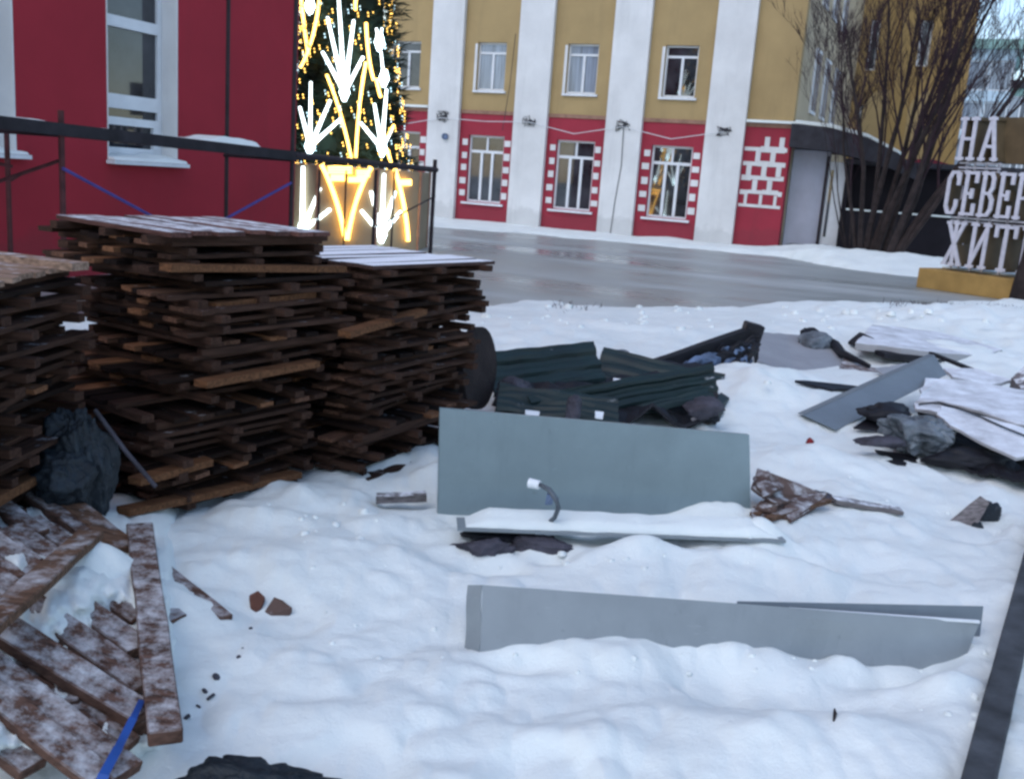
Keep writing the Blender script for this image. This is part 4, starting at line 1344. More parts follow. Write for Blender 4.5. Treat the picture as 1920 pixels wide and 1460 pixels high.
# grey hose hooked over the panel
HO = empty('hose', G(1005, 995, 0.13))
HL = Vector(HO.location)
q = MB(); hp = [DD(1012, 908, 4.20), DD(1030, 918, 4.12), DD(1043, 936, 4.08), DD(1047, 952, 4.08), DD(1040, 970, 4.10), DD(1022, 985, 4.14), DD(1006, 994, 4.18)]
q.tube([p-HL for p in hp], [0.009, 0.012, 0.012, 0.011, 0.010, 0.010, 0.009], 10); q.build('tube', M['hose'], HO, smooth=True)
q = MB(); q.tube([DD(992, 905, 4.22)-HL, DD(1012, 909, 4.20)-HL], [0.022, 0.020], 12); q.build('end_cap', M['whiteplastic'], HO)
q = MB(); q.box(DD(1030, 935, 4.11)-HL, (0.03, 0.03, 0.045), None, 0, 0.004); q.build('clip', M['rag_blue'], HO)
tag(HO, 'bent grey hose with a white end in front of the big green panel', 'hose')
# long low folded panel
TL2, TR2 = DD(905, 1096, 3.22), DD(1850, 1150, 3.42)
BL2, BR2 = DD(900, 1222, 3.10), DD(1800, 1262, 3.28)
TRi = DD(1760, 1167, 3.36)
LPn = empty('folded_panel', (BL2+BR2)/2)
L0 = Vector(LPn.location)
res = 40
def sheet(corners, curve, name, mat, parent, thick=0.003, resu=40, resv=6):
    a, b, c, d = corners
    n = (b-a).cross(d-a).normalized()
    if n.y > 0: n = -n
    vs = []; fs = []
    for k in (0, 1):
        for i in range(resu+1):
            for j in range(resv+1):
                u, v = i/resu, j/resv
                p = a.lerp(b, u).lerp(d.lerp(c, u), v) + n*(curve(u, v)) - n*thick*k
                vs.append(p-L0)
    o2 = (resu+1)*(resv+1); w_ = resv+1
    for i in range(resu):
        for j in range(resv):
            s0 = i*w_+j
            fs.append((s0, s0+1, s0+w_+1, s0+w_)); fs.append((o2+s0, o2+s0+w_, o2+s0+w_+1, o2+s0+1))
    for i in range(resu):
        for j in (0, resv):
            s0 = i*w_+j; fs.append((s0, s0+w_, o2+s0+w_, o2+s0))
    for j in range(resv):
        for i in (0, resu):
            s0 = i*w_+j; fs.append((s0, s0+1, o2+s0+1, o2+s0))
    q = MB(); q.add(vs, fs)
    return q.build(name, M[mat], parent, smooth=False)
dent = lambda u, v: 0.012*math.sin(PI*u) - 0.028*math.exp(-((u-0.70)/0.07)**2 - ((v-0.8)/0.5)**2) - 0.015*max(0, u-0.7)
sheet((TL2, DD(1838, 1166, 3.36), BR2, BL2), dent, 'front_sheet', 'panel_grey', LPn)
back = Vector((0.02, 0.07, 0.0))
sheet((TL2.lerp(DD(1838, 1166, 3.36), 0.5)+back*0.5-Vector((0, 0, 0.004)), TR2+back, DD(1835, 1248, 3.36)+back*0.6, BL2.lerp(BR2, 0.5)+back), lambda u, v: 0.0, 'back_sheet', 'panel_blue', LPn)
q = MB(); q.bar(DD(1480, 1141, 3.33)-L0, DD(1836, 1165, 3.36)-L0, 0.012, 0.008, seg=2); q.build('hem_highlight', M['whiteplastic'], LPn)  # pale bar puts the highlight of the inner fold into colour
sheet((DD(877, 1096, 3.26), TL2+Vector((-0.002, 0.0, 0)), BL2+Vector((-0.002, 0.0, 0)), DD(870, 1228, 3.14)), lambda u, v: 0.004*math.sin(v*7), 'end_flap', 'panel_grey', LPn, resu=4)
tag(LPn, 'long low folded grey metal panel lying on edge in the foreground snow', 'panel')
# ------------------------------------------------------------------ dark kerb beam at the right edge
KB = MB()
a = G(1833, 1470, 0.10); b = G(1960, 960, 0.10)
a = a + (a-b).normalized()*0.5
zk = sorted(TH(a.x+(b.x-a.x)*t/20, a.y+(b.y-a.y)*t/20) for t in range(21))[-4]
KB.bar((a.x, a.y, zk), (b.x, b.y, zk), 0.085, 0.09, seg=14, wob=0.03)
tag(KB.build('concrete_beam', M['kerb'], bevel=0.006), 'long dark concrete beam lying in the snow down the right edge', 'beam')
# ------------------------------------------------------------------ heap behind the big panel
def slab(name, mat, pts, thick, label, cat, group=None, parent=None):
    """outline given as (pixel x, pixel y, depth): real points at real depths"""
    t0 = [PT(*p) for p in pts]
    rj = random.Random(len(label or '')*3 + int(pts[0][0])); top = []
    for k_ in range(len(t0)):
        a_, b_ = t0[k_], t0[(k_+1) % len(t0)]
        L_ = (b_-a_).length; top.append(a_)
        nseg = int(min(6, L_/0.07))
        for m_ in range(1, nseg):
            j_ = 0.012*min(1, L_*2)
            top.append(a_.lerp(b_, m_/nseg) + Vector((rj.uniform(-j_, j_), rj.uniform(-j_, j_), rj.uniform(-j_, j_)*0.5)))
    q = MB(); q.prism(top, thick)
    o = q.build(name, M[mat], parent, bevel=0.003 if thick > 0.01 else 0)
    if label: tag(o, label, cat, group)
    return o
slab('wood_scrap', 'scrap', [(467, 1114, .03), (484, 1105, .05), (498, 1118, .04), (492, 1130, .02), (480, 1148, .0), (470, 1136, .01)], 0.02, 'reddish broken wood scrap in the snow right of the cross board', 'scrap')
slab('wood_scrap', 'card', [(496, 1144, .0), (514, 1117, .05), (530, 1124, .05), (549, 1138, .03), (540, 1150, .01), (508, 1152, .0)], 0.02, 'flat brown wood scrap beside the reddish one in the snow', 'scrap')
# cable drum
DRM = empty('cable_drum', DD(896, 690, 6.1))
DLc = Vector(DRM.location)
axd = Vector((0.93, -0.36, 0.10)).normalized()
def disc(c, ax, r, th, name, mat, parent, n=28):
    a = ax.cross(Vector((0, 0, 1))).normalized(); b = ax.cross(a)
    q = MB(); pts = [c + (a*math.cos(2*PI*i/n) + b*math.sin(2*PI*i/n))*r*(1+0.01*math.sin(i*5)) for i in range(n)]
    q.prism(pts, th, -ax); return q.build(name, M[mat], parent, bevel=0.004)
disc(axd*0.02, axd, 0.26, 0.05, 'flange', 'bark', DRM)
disc(-axd*0.16, axd, 0.25, 0.04, 'flange', 'black', DRM)
disc(-axd*0.031, axd, 0.12, 0.128, 'core', 'black', DRM)
tag(DRM, 'dark wooden cable drum on its rim beside the lower right stack', 'cable drum')
# dark green profiled sheets
def profile_sheet(a, b, width, upv, name, label, folds=3, depth=0.014, mat='green', group='dark green folded sheets in the heap'):
    a = Vector(a); b = Vector(b); d = (b-a).normalized(); up = (Vector(upv) - d*Vector(upv).dot(d)).normalized()
    nn_ = d.cross(up)
    q = MB(); vs = []; fs = []
    m_ = folds*4
    seg = 10
    for k in range(2):
        for i in range(seg+1):
            for j in range(m_+1):
                ph = (j % 4)
                dz = depth if ph in (1, 2) else 0
                p = a.lerp(b, i/seg) + up*(width*j/m_) + nn_*(dz - 0.003*k) + nn_*0.035*mn.noise((i*0.3, j*0.2, width*9)) + up*0.012*mn.noise((i*0.9, width*7, 3))
                vs.append(p)
    o2 = (seg+1)*(m_+1); w_ = m_+1
    for i in range(seg):
        for j in range(m_):
            s0 = i*w_+j
            fs.append((s0, s0+1, s0+w_+1, s0+w_)); fs.append((o2+s0, o2+s0+w_, o2+s0+w_+1, o2+s0+1))
    for j in range(m_):
        for i in (0, seg):
            s0 = i*w_+j; fs.append((s0, s0+1, o2+s0+1, o2+s0))
    for i in range(seg):
        for j in (0, m_):
            s0 = i*w_+j; fs.append((s0, s0+w_, o2+s0+w_, o2+s0))
    q.add(vs, fs)
    o = q.build(name, M[mat]); tag(o, label, 'sheet', group); return o
profile_sheet(DD(925, 745, 6.6), DD(1135, 715, 7.3), 0.32, (0.05, 0.5, 0.6), 'green_sheet', 'dark green sheet with its straight upper edge at the left of the heap')
profile_sheet(DD(1110, 715, 7.4), DD(1345, 770, 7.2), 0.38, (0.0, 0.7, 0.5), 'green_sheet', 'dark green sheet sloping down at the back right of the heap')
profile_sheet(DD(1000, 800, 6.0), DD(1345, 735, 6.7), 0.20, (0.0, 0.3, 0.9), 'green_sheet', 'dark green sheet standing on edge across the front of the heap', 3)
profile_sheet(DD(930, 770, 5.9), DD(1160, 800, 5.9), 0.30, (0.1, 0.8, 0.35), 'green_sheet', 'dark green sheet lying flat just above the big panel', 4)
profile_sheet(DD(1150, 790, 6.2), DD(1340, 745, 6.5), 0.22, (0.0, 0.8, 0.3), 'green_sheet', 'dark green sheet end lying at the right foot of the heap', 3)
hv = drape('tarp', 'black', (DD(925, 700, 7.2), DD(1340, 690, 8.2), DD(1350, 790, 6.3), DD(930, 790, 5.9)), 0.02, 18, 0.10, 5, 4)
tag(hv, 'black plastic sheet crumpled under the dark green sheets', 'plastic sheet')
for (px, py, d, s, seed, lab, mt) in ((968, 728, 6.3, (0.11, 0.10, 0.07), 2, 'grey violet rag on the left of the green heap', 'tarp_purple'),
                                      (1075, 768, 5.8, (0.05, 0.06, 0.08), 5, 'grey violet rag upright in the middle of the heap', 'tarp_purple'),
                                      (1318, 765, 6.3, (0.14, 0.12, 0.07), 7, 'brown grey rag at the right end of the green heap', 'tarp_purple'),
                                      (1165, 668, 8.6, (0.13, 0.12, 0.05), 9, 'dark rag on the snow behind the green heap', 'tarp_grey')):
    tag(lump_mesh('rag', mt, DD(px, py, d), s, seed, 4, 0.5, 2.5, 0.4), lab, 'rag')
slab('label_plate', 'whiteplastic', [(1150, 708, 6.60), (1212, 716, 6.62), (1210, 729, 6.52), (1150, 720, 6.50)], 0.012, 'small pale plate lying on the dark green sheets', 'plate')
slab('label_plate', 'whiteplastic', [(985, 768, 5.75), (1012, 771, 5.75), (1010, 780, 5.7), (985, 778, 5.7)], 0.01, 'tiny pale plate peeping over the big panel top', 'plate')
slab('label_plate', 'whiteplastic', [(1116, 770, 5.75), (1132, 772, 5.75), (1130, 783, 5.7), (1116, 781, 5.7)], 0.01, 'tiny pale chip right of the upright rag', 'plate')
# black beam with cloth
BM_ = MB(); BM_.bar(DD(1215, 690, 8.0), DD(1412, 622, 8.6), 0.09, 0.10, seg=5, wob=0.1); 
bo = BM_.build('beam', M['black'], bevel=0.006)
bo_root = empty('black_beam', (0, 0, 0)); bo.parent = bo_root; bo_root.location = (0, 0, 0)
q = MB(); q.box(DD(1410, 622, 8.6), (0.16, 0.16, 0.15), Matrix.Rotation(0.2, 3, 'Y')); q.build('end_block', M['black'], bo_root, bevel=0.01)
tag(bo_root, 'black beam with a square end block rising over the heap', 'beam')
dr_ = drape('cloth', 'rag_blue', (DD(1225, 700, 7.9), DD(1412, 640, 8.45), DD(1395, 700, 8.2), DD(1320, 735, 7.7)), 0.008, 20, 0.09, 4, 9)
tag(dr_, 'dark blue grey cloth hanging from the black beam', 'cloth')
dr_ = drape('cloth', 'black', (DD(1300, 672, 8.2), DD(1425, 625, 8.5), DD(1422, 672, 8.3), DD(1372, 690, 8.1)), 0.008, 20, 0.06, 4, 19)
tag(dr_, 'black cloth bunched below the square end block', 'cloth')
q = MB(); q.tube([DD(1386, 690, 8.0), DD(1384, 712, 7.9), DD(1376, 728, 7.8)], 0.013, 6); tag(q.build('cord', M['black']), 'short dark cord hanging below the cloth', 'cord')
q = MB(); q.tube([DD(1396, 735, 7.2), DD(1378, 755, 7.0), DD(1362, 770, 6.8), DD(1355, 778, 6.7)], 0.008, 6); tag(q.build('twig', M['bark']), 'thin dark twig on the snow right of the green heap', 'twig')
# ------------------------------------------------------------------ sheets and boards on the right
slab('grey_sheet', 'sheet_grey', [(1424, 622, 10.2), (1500, 628, 10.4), (1568, 650, 10.0), (1582, 665, 9.6), (1562, 718, 8.7), (1505, 708, 8.7), (1410, 672, 9.0)], 0.03, 'smooth pale grey sheet lying on the snow right of the black beam', 'sheet')
slab('dark_board', 'card', [(1584, 668, 9.5), (1632, 690, 9.2), (1676, 692, 9.1), (1640, 722, 8.6), (1562, 719, 8.65)], 0.05, 'dark brown board next to the pale grey sheet', 'board')
tag(lump_mesh('bag', 'tarp_grey', DD(1530, 642, 9.9), (0.17, 0.16, 0.10), 22, 4, 0.4, 2.4, 0.4), 'grey plastic bag on top of the pale grey sheet', 'bag')
tag(lump_mesh('bag', 'black', DD(1517, 627, 10.2), (0.10, 0.10, 0.07), 23, 4, 0.4, 2.4, 0.4), 'small black bag peak behind the pale grey sheet', 'bag')
q = MB(); q.tube([DD(1540, 630, 10.2), DD(1568, 648, 9.8), DD(1580, 664, 9.5), DD(1600, 672, 9.3), DD(1630, 686, 9.1)], [0.03, 0.05, 0.045, 0.03, 0.02], 7); tag(q.build('twisted_rag', M['black']), 'twisted black rag along the edge of the grey sheet', 'rag')
slab('snowy_board', 'snowed_sheet', [(1604, 642, 9.6), (1636, 608, 11.2), (1760, 622, 11.3), (1880, 655, 10.2), (1850, 668, 9.8), (1742, 658, 9.4), (1690, 652, 9.4)], 0.07, 'snow covered sheet with a dark gap under its near edge', 'sheet')
slab('shade_slab', 'black', [(1640, 656, 9.5), (1690, 655, 9.5), (1742, 660, 9.5), (1738, 668, 9.4), (1700, 668, 9.35), (1660, 662, 9.35)], 0.05, 'dark hollow tray edge under the snow covered sheet', 'shade slab')  # black slab added as the shadow beneath the sheet's near edge
q = MB(); q.bar(DD(1745, 662, 9.3), DD(1832, 697, 8.6), 0.04, 0.03, seg=3); tag(q.build('dark_batten', M['black']), 'thin dark batten running down from the snow covered sheet', 'batten')
# sloping blue-grey channel
A1, A2, A3, A4 = DD(1507, 778, 6.75), DD(1752, 666, 7.95), DD(1775, 702, 7.8), DD(1568, 806, 6.62)
CH = empty('metal_channel', A1); L0 = Vector(CH.location)
sheet((A1, A2, A3, A4), lambda u, v: 0.0, 'web', 'panel_blue', CH, 0.004, 8, 2)
q = MB()
bk = Vector((-0.25, 0.5, 0.0)).normalized()*0.06
q.prism([A1-L0+Vector((0, 0, 0.004)), A2-L0+Vector((0, 0, 0.004)), A2-L0+bk, A1-L0+bk], 0.004); q.build('flange', M['panel_blue'], CH)
tag(CH, 'blue grey metal channel leaning up to the right over the dark bags', 'channel')
for k, (pts, mt, th_, lab) in enumerate((
    ([(1590, 640, .10), (1612, 622, .14), (1640, 634, .12), (1618, 652, .06)], 'black', .03, 'small black plate between the grey sheet and the snowy sheet'),
    ([(1640, 690, .06), (1700, 680, .10), (1712, 694, .06), (1660, 704, .03)], 'sheet_grey', .02, 'small grey plate in the snow left of the channel top'),
    ([(1770, 690, .20), (1830, 690, .20), (1900, 712, .18), (1850, 722, .16), (1786, 706, .20)], 'snowed_sheet', .03, 'narrow frosted sheet behind the top of the channel'),
    ([(1600, 800, .05), (1650, 770, .12), (1700, 768, .14), (1668, 806, .06)], 'black', .015, 'torn black sheet lying under the middle of the channel'),
    ([(1640, 842, .02), (1700, 850, .02), (1760, 872, .02), (1700, 874, .0), (1650, 860, .0)], 'black', .012, 'black film edge in front of the grey bag'),
    ([(1330, 770, .08), (1352, 735, .12), (1368, 745, .08), (1350, 780, .02)], 'green', .02, 'green sheet corner at the right end of the heap'),
    ([(1280, 790, .05), (1330, 768, .10), (1345, 785, .05), (1300, 802, .02)], 'card', .02, 'brown corner of board under the green heap'),
    ([(1490, 712, .03), (1600, 722, .06), (1640, 728, .05), (1560, 730, .02)], 'black', .02, 'black strip below the pale grey sheet'))):
    slab('scrap_sheet', mt, pts, th_, lab, 'scrap')
# white frosted sheets with black gap beneath
slab('frosted_sheet', 'snowed_sheet', [(1735, 708, 7.6), (1800, 712, 7.7), (1960, 735, 7.6), (1960, 800, 6.2), (1905, 795, 6.3), (1840, 770, 6.5), (1765, 752, 6.8), (1718, 752, 6.9)], 0.02, 'large frosted sheet with a frayed cord along its edge', 'sheet')
slab('frosted_sheet', 'snowed_sheet', [(1765, 760, 6.55), (1800, 768, 6.5), (1955, 812, 6.05), (1950, 852, 5.7), (1905, 858, 5.65), (1840, 828, 5.9), (1782, 797, 6.15), (1756, 775, 6.35)], 0.02, 'lower frosted sheet overhanging the black gap', 'sheet')
slab('frosted_sheet', 'snowed_sheet', [(1715, 752, 6.95), (1760, 757, 6.85), (1790, 770, 6.6), (1775, 778, 6.5), (1745, 768, 6.6), (1716, 766, 6.7)], 0.02, 'small frosted flap at the left tip of the frosted sheets', 'sheet')
q = MB(); q.tube([DD(1722, 758, 6.8), DD(1760, 754, 6.75), DD(1795, 764, 6.5), DD(1840, 782, 6.3), DD(1880, 800, 6.1), DD(1925, 818, 5.95)], 0.007, 6); tag(q.build('cord', M['kerb']), 'frayed dark cord between the frosted sheets', 'cord')
blk = drape('shade_sheet', 'black', (DD(1720, 775, 6.9), DD(1990, 840, 6.5), GT(1990, 925, 0.06), GT(1795, 878, 0.04)), 0.02, 20, 0.04, 5, 31)  # black sheet added on the ground as the shadow in the gap
tag(blk, 'black sheet added as the shade in the gap below the frosted sheets', 'plastic sheet')
tag(lump_mesh('plastic_bag', 'tarp_grey', DD(1722, 812, 6.25), (0.30, 0.18, 0.15), 33, 6, 0.5, 2.0, 0.9), 'crumpled grey plastic bag lying below the metal channel', 'bag')
tag(lump_mesh('plastic_bag', 'black', DD(1665, 775, 6.7), (0.20, 0.15, 0.07), 34, 4, 0.5, 2.6, 0.4), 'black crumpled bag under the metal channel', 'bag')
tag(lump_mesh('plastic_bag', 'black', DD(1820, 860, 5.95), (0.28, 0.14, 0.07), 35, 4, 0.4, 2.4, 0.4), 'black flattened bag at the right of the grey one', 'bag')
tag(lump_mesh('plastic_bag', 'tarp_purple', DD(1648, 828, 6.0), (0.14, 0.09, 0.04), 36, 4, 0.4, 2.4, 0.4), 'flat dark bag end poking left into the snow', 'bag')
slab('grey_board', 'frost_wood', [(1896, 708, 8.3), (1935, 672, 8.5), (1960, 720, 8.0), (1915, 730, 8.0)], 0.10, 'grey board end sticking out at the far right edge', 'board')
tag(lump_mesh('red_scrap', 'redbit', DD(1519, 828, 6.05), (0.030, 0.03, 0.022), 41, 3, 0.2, 2), 'small dark red plastic bit in the snow left of the bags', 'plastic bit')
# cardboard and broken brown boards
for (pts, lab) in (([(1408, 912, .10), (1420, 876, .16), (1445, 886, .17), (1498, 905, .13), (1540, 924, .07), (1500, 936, .06), (1450, 940, .08)], 'upper folded flap of wet brown cardboard beside the panel'),
                   ([(1408, 955, .02), (1440, 930, .07), (1475, 940, .05), (1482, 968, .02), (1412, 974, .02)], 'dark wet cardboard piece touching the panel edge'),
                   ([(1462, 934, .06), (1552, 922, .08), (1528, 950, .03), (1482, 976, .02)], 'lower brown cardboard flap pointing at the camera'),
                   ([(1412, 893, .12), (1440, 880, .17), (1470, 912, .13), (1430, 930, .10)], 'small bent flap on top of the brown cardboard')):
    slab('cardboard', 'card', pts, 0.018, lab, 'cardboard', None)
for (a_, b_, w_, lab) in (((1415, 965), (1500, 915), 0.05, 'broken brown slat under the cardboard'), ((1440, 972), (1550, 938), 0.04, 'second broken slat in front of the cardboard')):
    q = MB(); q.bar(GT(a_[0], a_[1], 0.02), GT(b_[0], b_[1], 0.05), w_, 0.02, seg=4, wob=0.15); tag(q.build('slat', M['pile_bare']), lab, 'slat')
tag(lump_mesh('cardboard_wad', 'card', GT(1438, 950, 0.03), (0.06, 0.05, 0.035), 44, 4, 0.5, 2.4, 0.4), 'crushed wad of brown cardboard right of the panel', 'cardboard')
tag(lump_mesh('rag', 'tarp_purple', GT(1542, 932, 0.03), (0.065, 0.05, 0.035), 45, 4, 0.4, 2.4, 0.4), 'dark knotted rag at the end of the cardboard', 'rag')
q = MB(); q.bar(GT(1560, 936, 0.035), GT(1688, 958, 0.02), 0.075, 0.022, seg=6, wob=0.12); tag(q.build('board', M['frost_wood']), 'narrow frosted board pointing right from the cardboard', 'board')
slab('foil_scrap', 'frost_wood', [(1780, 975, 0.0), (1838, 928, .14), (1856, 940, .12), (1830, 985, 0.01)], 0.012, 'grey flat scrap sloping out of the snow at the right', 'scrap')
tag(lump_mesh('rag', 'tarp', GT(1853, 958, 0.05), (0.055, 0.05, 0.075), 46, 4, 0.5, 2.4, 0.4), 'dark rag behind the grey flat scrap', 'rag')
tag(lump_mesh('rag', 'tarp', GT(1833, 984, 0.01), (0.035, 0.03, 0.022), 47, 3, 0.4, 2.4, 0.3), 'small dark lump in front of the grey flat scrap', 'rag')
# lumps in the hollow under the flat board
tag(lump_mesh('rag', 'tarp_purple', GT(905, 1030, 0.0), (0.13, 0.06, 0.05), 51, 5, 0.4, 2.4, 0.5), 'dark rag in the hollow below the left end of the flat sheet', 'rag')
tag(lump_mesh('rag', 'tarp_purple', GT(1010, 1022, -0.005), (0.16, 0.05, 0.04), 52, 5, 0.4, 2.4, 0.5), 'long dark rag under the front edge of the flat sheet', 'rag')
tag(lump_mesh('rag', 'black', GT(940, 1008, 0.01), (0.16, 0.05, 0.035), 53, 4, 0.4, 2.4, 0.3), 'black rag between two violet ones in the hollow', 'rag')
q = MB(); p = G(1563, 1352, 0.09); q.tube([p, p+Vector((0.012, 0.03, 0.012)), p+Vector((0.02, 0.06, 0.008))], [0.003, 0.006, 0.003], 6); tag(q.build('twig', M['bark']), 'tiny brown twig in the snow below the long low panel', 'twig')
# ------------------------------------------------------------------ letter sign
SB = DD(1815, 552, 19.8); SB.z = 0
SANG = math.radians(-55)
SG = empty('letter_sign', SB, SANG)
tag(SG, 'three rows of tall white block letters on an ochre plinth at the right edge', 'sign')
LET = {
 'Н': (1.0, [(.2,0,.2,1),(.8,0,.8,1),(.2,.5,.8,.5),(0,0.04,.4,0.04),(.6,0.04,1,0.04),(0,.96,.4,.96),(.6,.96,1,.96)]),
 'А': (1.0, [(.12,0,.5,1),(.88,0,.5,1),(.27,.33,.73,.33),(0,.04,.32,.04),(.68,.04,1,.04),(.3,.96,.7,.96)]),
 'С': (.9, [(.15,.2,.15,.8),(.15,.8,.35,.96),(.35,.96,.7,.96),(.7,.96,.85,.8),(.85,.95,.85,.68),(.15,.2,.35,.04),(.35,.04,.7,.04),(.7,.04,.85,.2),(.85,.2,.85,.34)]),
 'Е': (.9, [(.2,0,.2,1),(0,.96,.88,.96),(0,.04,.88,.04),(.2,.5,.65,.5),(.88,.98,.88,.75),(.88,.02,.88,.27),(.65,.6,.65,.4)]),
 'В': (.95, [(.2,0,.2,1),(0,.96,.65,.96),(0,.04,.68,.04),(.2,.52,.65,.52),(.65,.96,.82,.85),(.82,.85,.82,.65),(.82,.65,.65,.52),(.65,.52,.88,.38),(.88,.38,.88,.17),(.88,.17,.68,.04)]),
 'Р': (.9, [(.2,0,.2,1),(0,.96,.65,.96),(0,.04,.42,.04),(.2,.46,.65,.46),(.65,.96,.85,.82),(.85,.82,.85,.6),(.85,.6,.65,.46)]),
 'Ж': (1.25, [(.5,0,.5,1),(.36,.96,.64,.96),(.36,.04,.64,.04),(.1,.96,.5,.5),(.9,.96,.5,.5),(.1,.04,.5,.5),(.9,.04,.5,.5),(0,.96,.24,.96),(.76,.96,1,.96),(0,.04,.22,.04),(.78,.04,1,.04)]),
 'И': (1.1, [(.18,0,.18,1),(.82,0,.82,1),(.18,.1,.82,.9),(0,.96,.36,.96),(.64,.96,1,.96),(0,.04,.36,.04),(.64,.04,1,.04)]),
 'Т': (1.0, [(.5,0,.5,1),(0,.96,1,.96),(.28,.04,.72,.04),(.02,.98,.02,.74),(.98,.98,.98,.74)]),
 'Ь': (1.0, [(.2,0,.2,1),(0,.96,.42,.96),(0,.04,.68,.04),(.2,.52,.68,.52),(.68,.52,.88,.38),(.88,.38,.88,.17),(.88,.17,.68,.04)]),
}
def letter(ch, x, z0, w, h, dep=0.50, st=0.075):
    f = MB(); b_ = MB()
    segs = LET[ch][1]
    for i, (ax, ay, bx, by) in enumerate(segs):
        pa = Vector((x+ax*w, 0, z0+ay*h)); pb = Vector((x+bx*w, 0, z0+by*h))
        d = (pb-pa).normalized(); pa = pa-d*0.01; pb = pb+d*0.01
        k = 0.0017*i
        ww = st if abs(d.z) > 0.3 else st*0.75
        f.bar(pa+Vector((0, -0.015-k, 0)), pb+Vector((0, -0.015-k, 0)), 0.03, ww, (0, 1, 0)) if False else None
        n_ = Vector((-d.z, 0, d.x))*ww/2
        f.prism([pa+n_+Vector((0,-0.03-k,0)), pb+n_+Vector((0,-0.03-k,0)), pb-n_+Vector((0,-0.03-k,0)), pa-n_+Vector((0,-0.03-k,0))], 0.028+k, (0, 1, 0))
        n2 = n_*(0.985-0.004*i)
        f0 = Vector((0, -0.001, 0))
        b_.prism([pa+n2+f0, pb+n2+f0, pb-n2+f0, pa-n2+f0], dep-0.002*i, (0, 1, 0))
    lo = f.build('letter', M['sign_face'], SG)
    b_.build('letter_side', M['sign_side'], lo)
for (txt, x0, adv, z0, h, w) in (('НА', -0.72, 0.47, 2.56, 0.82, 0.38), ('СЕВЕРЕ', -0.82, 0.365, 1.50, 0.86, 0.30), ('ЖИТЬ', -0.66, 0.52, 0.50, 0.88, 0.40)):
    for k, ch in enumerate(txt):
        letter(ch, x0+k*adv, z0, w, h)
q = MB()
for z in (2.34, 2.41, 2.50, 1.37, 1.44): q.bb(-0.70, 1.3 if z < 2 else 0.15, 0.1, 0.16, z, z+0.03)
for x in (-0.62, -0.45, -0.2, 0.05, 0.4, 0.8): q.bb(x, x+0.035, 0.2, 0.24, 0.42, 1.55 if x > 0.1 else 2.6)
q.build('mounting_frame', M['sign_face'], SG)
q = MB(); q.bb(-0.05, 0.55, 0.30, 0.62, 2.54, 3.40); q.build('back_box', M['sign_side'], SG)
q = MB(); q.bb(-1.0, 1.9, -0.25, 1.1, 0.0, 0.40); q.build('plinth', M['plinth'], SG, bevel=0.01)
q = MB(); q.bb(-0.95, 1.85, 0.45, 1.05, 0.401, 0.45); q.build('plinth_snow', M['snow'], SG, bevel=0.02)

# ------------------------------------------------------------------ bare trees
def bare_tree(name, label, base, stems, seed, group=None, twig_n=1.0, rt0=0.09):
    r = random.Random(seed)
    root = empty(name, base); tag(root, label, 'tree', group)
    tr = MB(); tw = MB()
    def grow(p, d, L, rad, lev, mb_):
        n = 5 if lev < 2 else 3
        pts = [p]; rads = [rad]
        dd = d.normalized()
        for i in range(n):
            dd = (dd + Vector((r.uniform(-1, 1), r.uniform(-1, 1), r.uniform(-0.5, 0.9)))*0.11).normalized()
            pts.append(pts[-1] + dd*L/n); rads.append(rad*(1-0.72*(i+1)/n))
        mb_.tube(pts, rads, 7 if lev == 0 else (5 if lev == 1 else 3), cap=False)
        if lev >= 4: return
        nb = (6, 6, 5, 5)[lev]
        for i in range(int(nb*twig_n)):
            t = r.uniform(0.25, 1.0); k = min(n-1, int(t*n)); f_ = t*n-k
            q_ = pts[k].lerp(pts[k+1], f_)
            a_ = Vector((r.uniform(-1, 1), r.uniform(-1, 1), r.uniform(-0.3, 0.6))).normalized()
            nd_ = (dd + a_*r.uniform(0.35, 0.75) + Vector((0, 0, 0.25))).normalized()
            grow(q_, nd_, L*r.uniform(0.34, 0.6), max(0.006, rads[k]*0.45), lev+1, tw)
    for (off, tip, rad) in stems:
        p = Vector(off); tpv = Vector(tip)
        grow(p, (tpv-p), (tpv-p).length, rad, 0, tr)
    tr.build('trunk', M['bark'], root, smooth=True); tw.build('crown', M['twig'], root)
    return root
def stems_px(base_d, lst, b0):
    out = []
    for (a, t, rad) in lst:
        A_ = DD(a[0], a[1], base_d); B_ = DD(t[0], t[1], base_d + (t[2] if len(t) > 2 else 0))
        out.append((A_-b0, B_-b0, rad*0.78))
    return out
b0 = DD(1625, 470, 27.0); b0.z = 0.2
bare_tree('bare_tree', 'leaning bare tree with many stems rising from the snowbank beside the porch', b0, stems_px(27.0, [
    ((1612, 478), (1655, 60, -1.0), 0.10), ((1620, 476), (1690, 40, 0.5), 0.12), ((1632, 476), (1740, 20, 1.5), 0.12),
    ((1640, 478), (1770, -30, -1.0), 0.14), ((1604, 476), (1620, 130, 0.8), 0.08), ((1660, 474), (1800, 60, 0.6), 0.14),
    ((1625, 476), (1700, -60, 1.2), 0.10)], b0), 3)
b1 = DD(1672, 470, 26.0); b1.z = 0.2
bare_tree('bare_tree', 'darker bare tree leaning far right over the letter sign', b1, stems_px(26.0, [
    ((1668, 476), (1822, 120, 0.5), 0.14), ((1680, 474), (1900, 60, 1.0), 0.15), ((1690, 470), (1960, 150, -1.0), 0.10), ((1672, 474), (1860, -40, 1.6), 0.11)], b1), 11)
b2 = DD(1560, 470, 29.5); b2.z = 0.15
bare_tree('bare_shrub', 'thin bare shrub in front of the pale side wall by the porch', b2, stems_px(29.5, [
    ((1588, 470), (1560, 190, 0.4), 0.035), ((1592, 470), (1605, 150, -0.4), 0.035), ((1585, 470), (1530, 230, 0.0), 0.03)], b2), 21, twig_n=0.6)
b3 = DD(1920, 563, 18.6); b3.z = 0.0
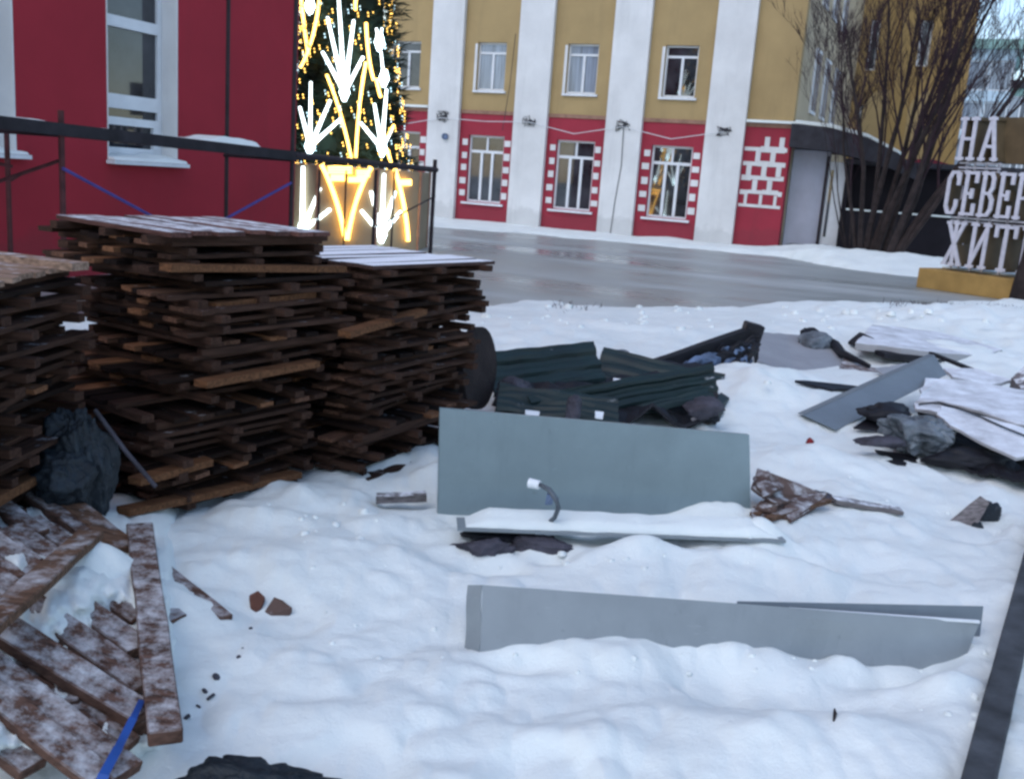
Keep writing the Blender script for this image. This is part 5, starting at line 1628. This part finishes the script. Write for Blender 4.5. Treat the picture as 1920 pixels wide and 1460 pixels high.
root = empty('leaning_tree', b3); tag(root, 'thick dark tree trunk cut by the right edge beside the sign plinth', 'tree')
q = MB(); q.tube([Vector((0.02, 0, -0.1)), Vector((0.0, 0, 0.5)), Vector((0.06, 0, 1.3)), Vector((0.30, 0.0, 1.9)), Vector((0.75, 0.1, 3.0)), Vector((1.3, 0.2, 5.0))], [0.30, 0.22, 0.20, 0.18, 0.14, 0.08], 12); q.build('trunk', M['bark'], root, smooth=True)
# dry grass tufts on the near edge of the road
gt = MB(); r = random.Random(8)
for (cx, cy, n_, sc) in ((1060, 572, 26, 1.0), (1095, 576, 14, 0.8), (1810, 590, 60, 1.2), (1700, 604, 40, 1.0), (1880, 578, 60, 1.1)):
    for _ in range(n_):
        px = cx + r.gauss(0, 28 if cx > 1500 else 18); py = cy + r.gauss(0, 4)
        p = G(px, py, 0.05); z = TH(p.x, p.y)
        tip = Vector((p.x+r.uniform(-.08, .08), p.y+r.uniform(-.05, .05), z+r.uniform(0.03, 0.10)*sc))
        gt.add([(p.x-0.006, p.y, z-0.01), (p.x+0.006, p.y, z-0.01), tip], [(0, 1, 2)])
tag(gt.build('dry_grass', M['twig']), 'sparse dry grass poking through the snow at the road edge', 'grass', kind='stuff')

# broken snow clods and wood splinters lying about
cl = MB(); r = random.Random(31)
def clod(p, rad):
    vs = []; n = 6
    base = [(math.cos(2*PI*i/n)*rad*r.uniform(.7, 1.2), math.sin(2*PI*i/n)*rad*r.uniform(.7, 1.2)) for i in range(n)]
    vs += [p+Vector((x, y, -rad*0.3)) for x, y in base]
    vs += [p+Vector((x*0.8, y*0.8, rad*r.uniform(.25, .5))) for x, y in base]
    vs.append(p+Vector((0, 0, rad*0.65)))
    fs = [(i, (i+1) % n, n+(i+1) % n, n+i) for i in range(n)] + [(n+i, n+(i+1) % n, 2*n) for i in range(n)]
    cl.add(vs, fs)
for (cx, cy, sx_c, sy_c, cnt, rr_) in ((600, 980, 60, 25, 14, .022), (1180, 1045, 180, 14, 14, .018), (1250, 1240, 260, 10, 16, .014), (760, 1150, 120, 60, 12, .012),
                                       (1400, 700, 60, 30, 10, .03), (1200, 600, 260, 10, 40, .05), (1650, 600, 120, 14, 30, .06), (1560, 940, 120, 40, 12, .015), (1780, 1300, 60, 60, 12, .015), (1300, 570, 320, 6, 50, .07)):
    for _ in range(cnt):
        p = GT(cx+r.gauss(0, sx_c), cy+r.gauss(0, sy_c), 0.0)
        clod(p, rr_*r.uniform(0.4, 1.2))
tag(cl.build('snow_clods', M['snow'], smooth=True), 'small broken clods of snow scattered over the yard', 'snow clods', kind='stuff')
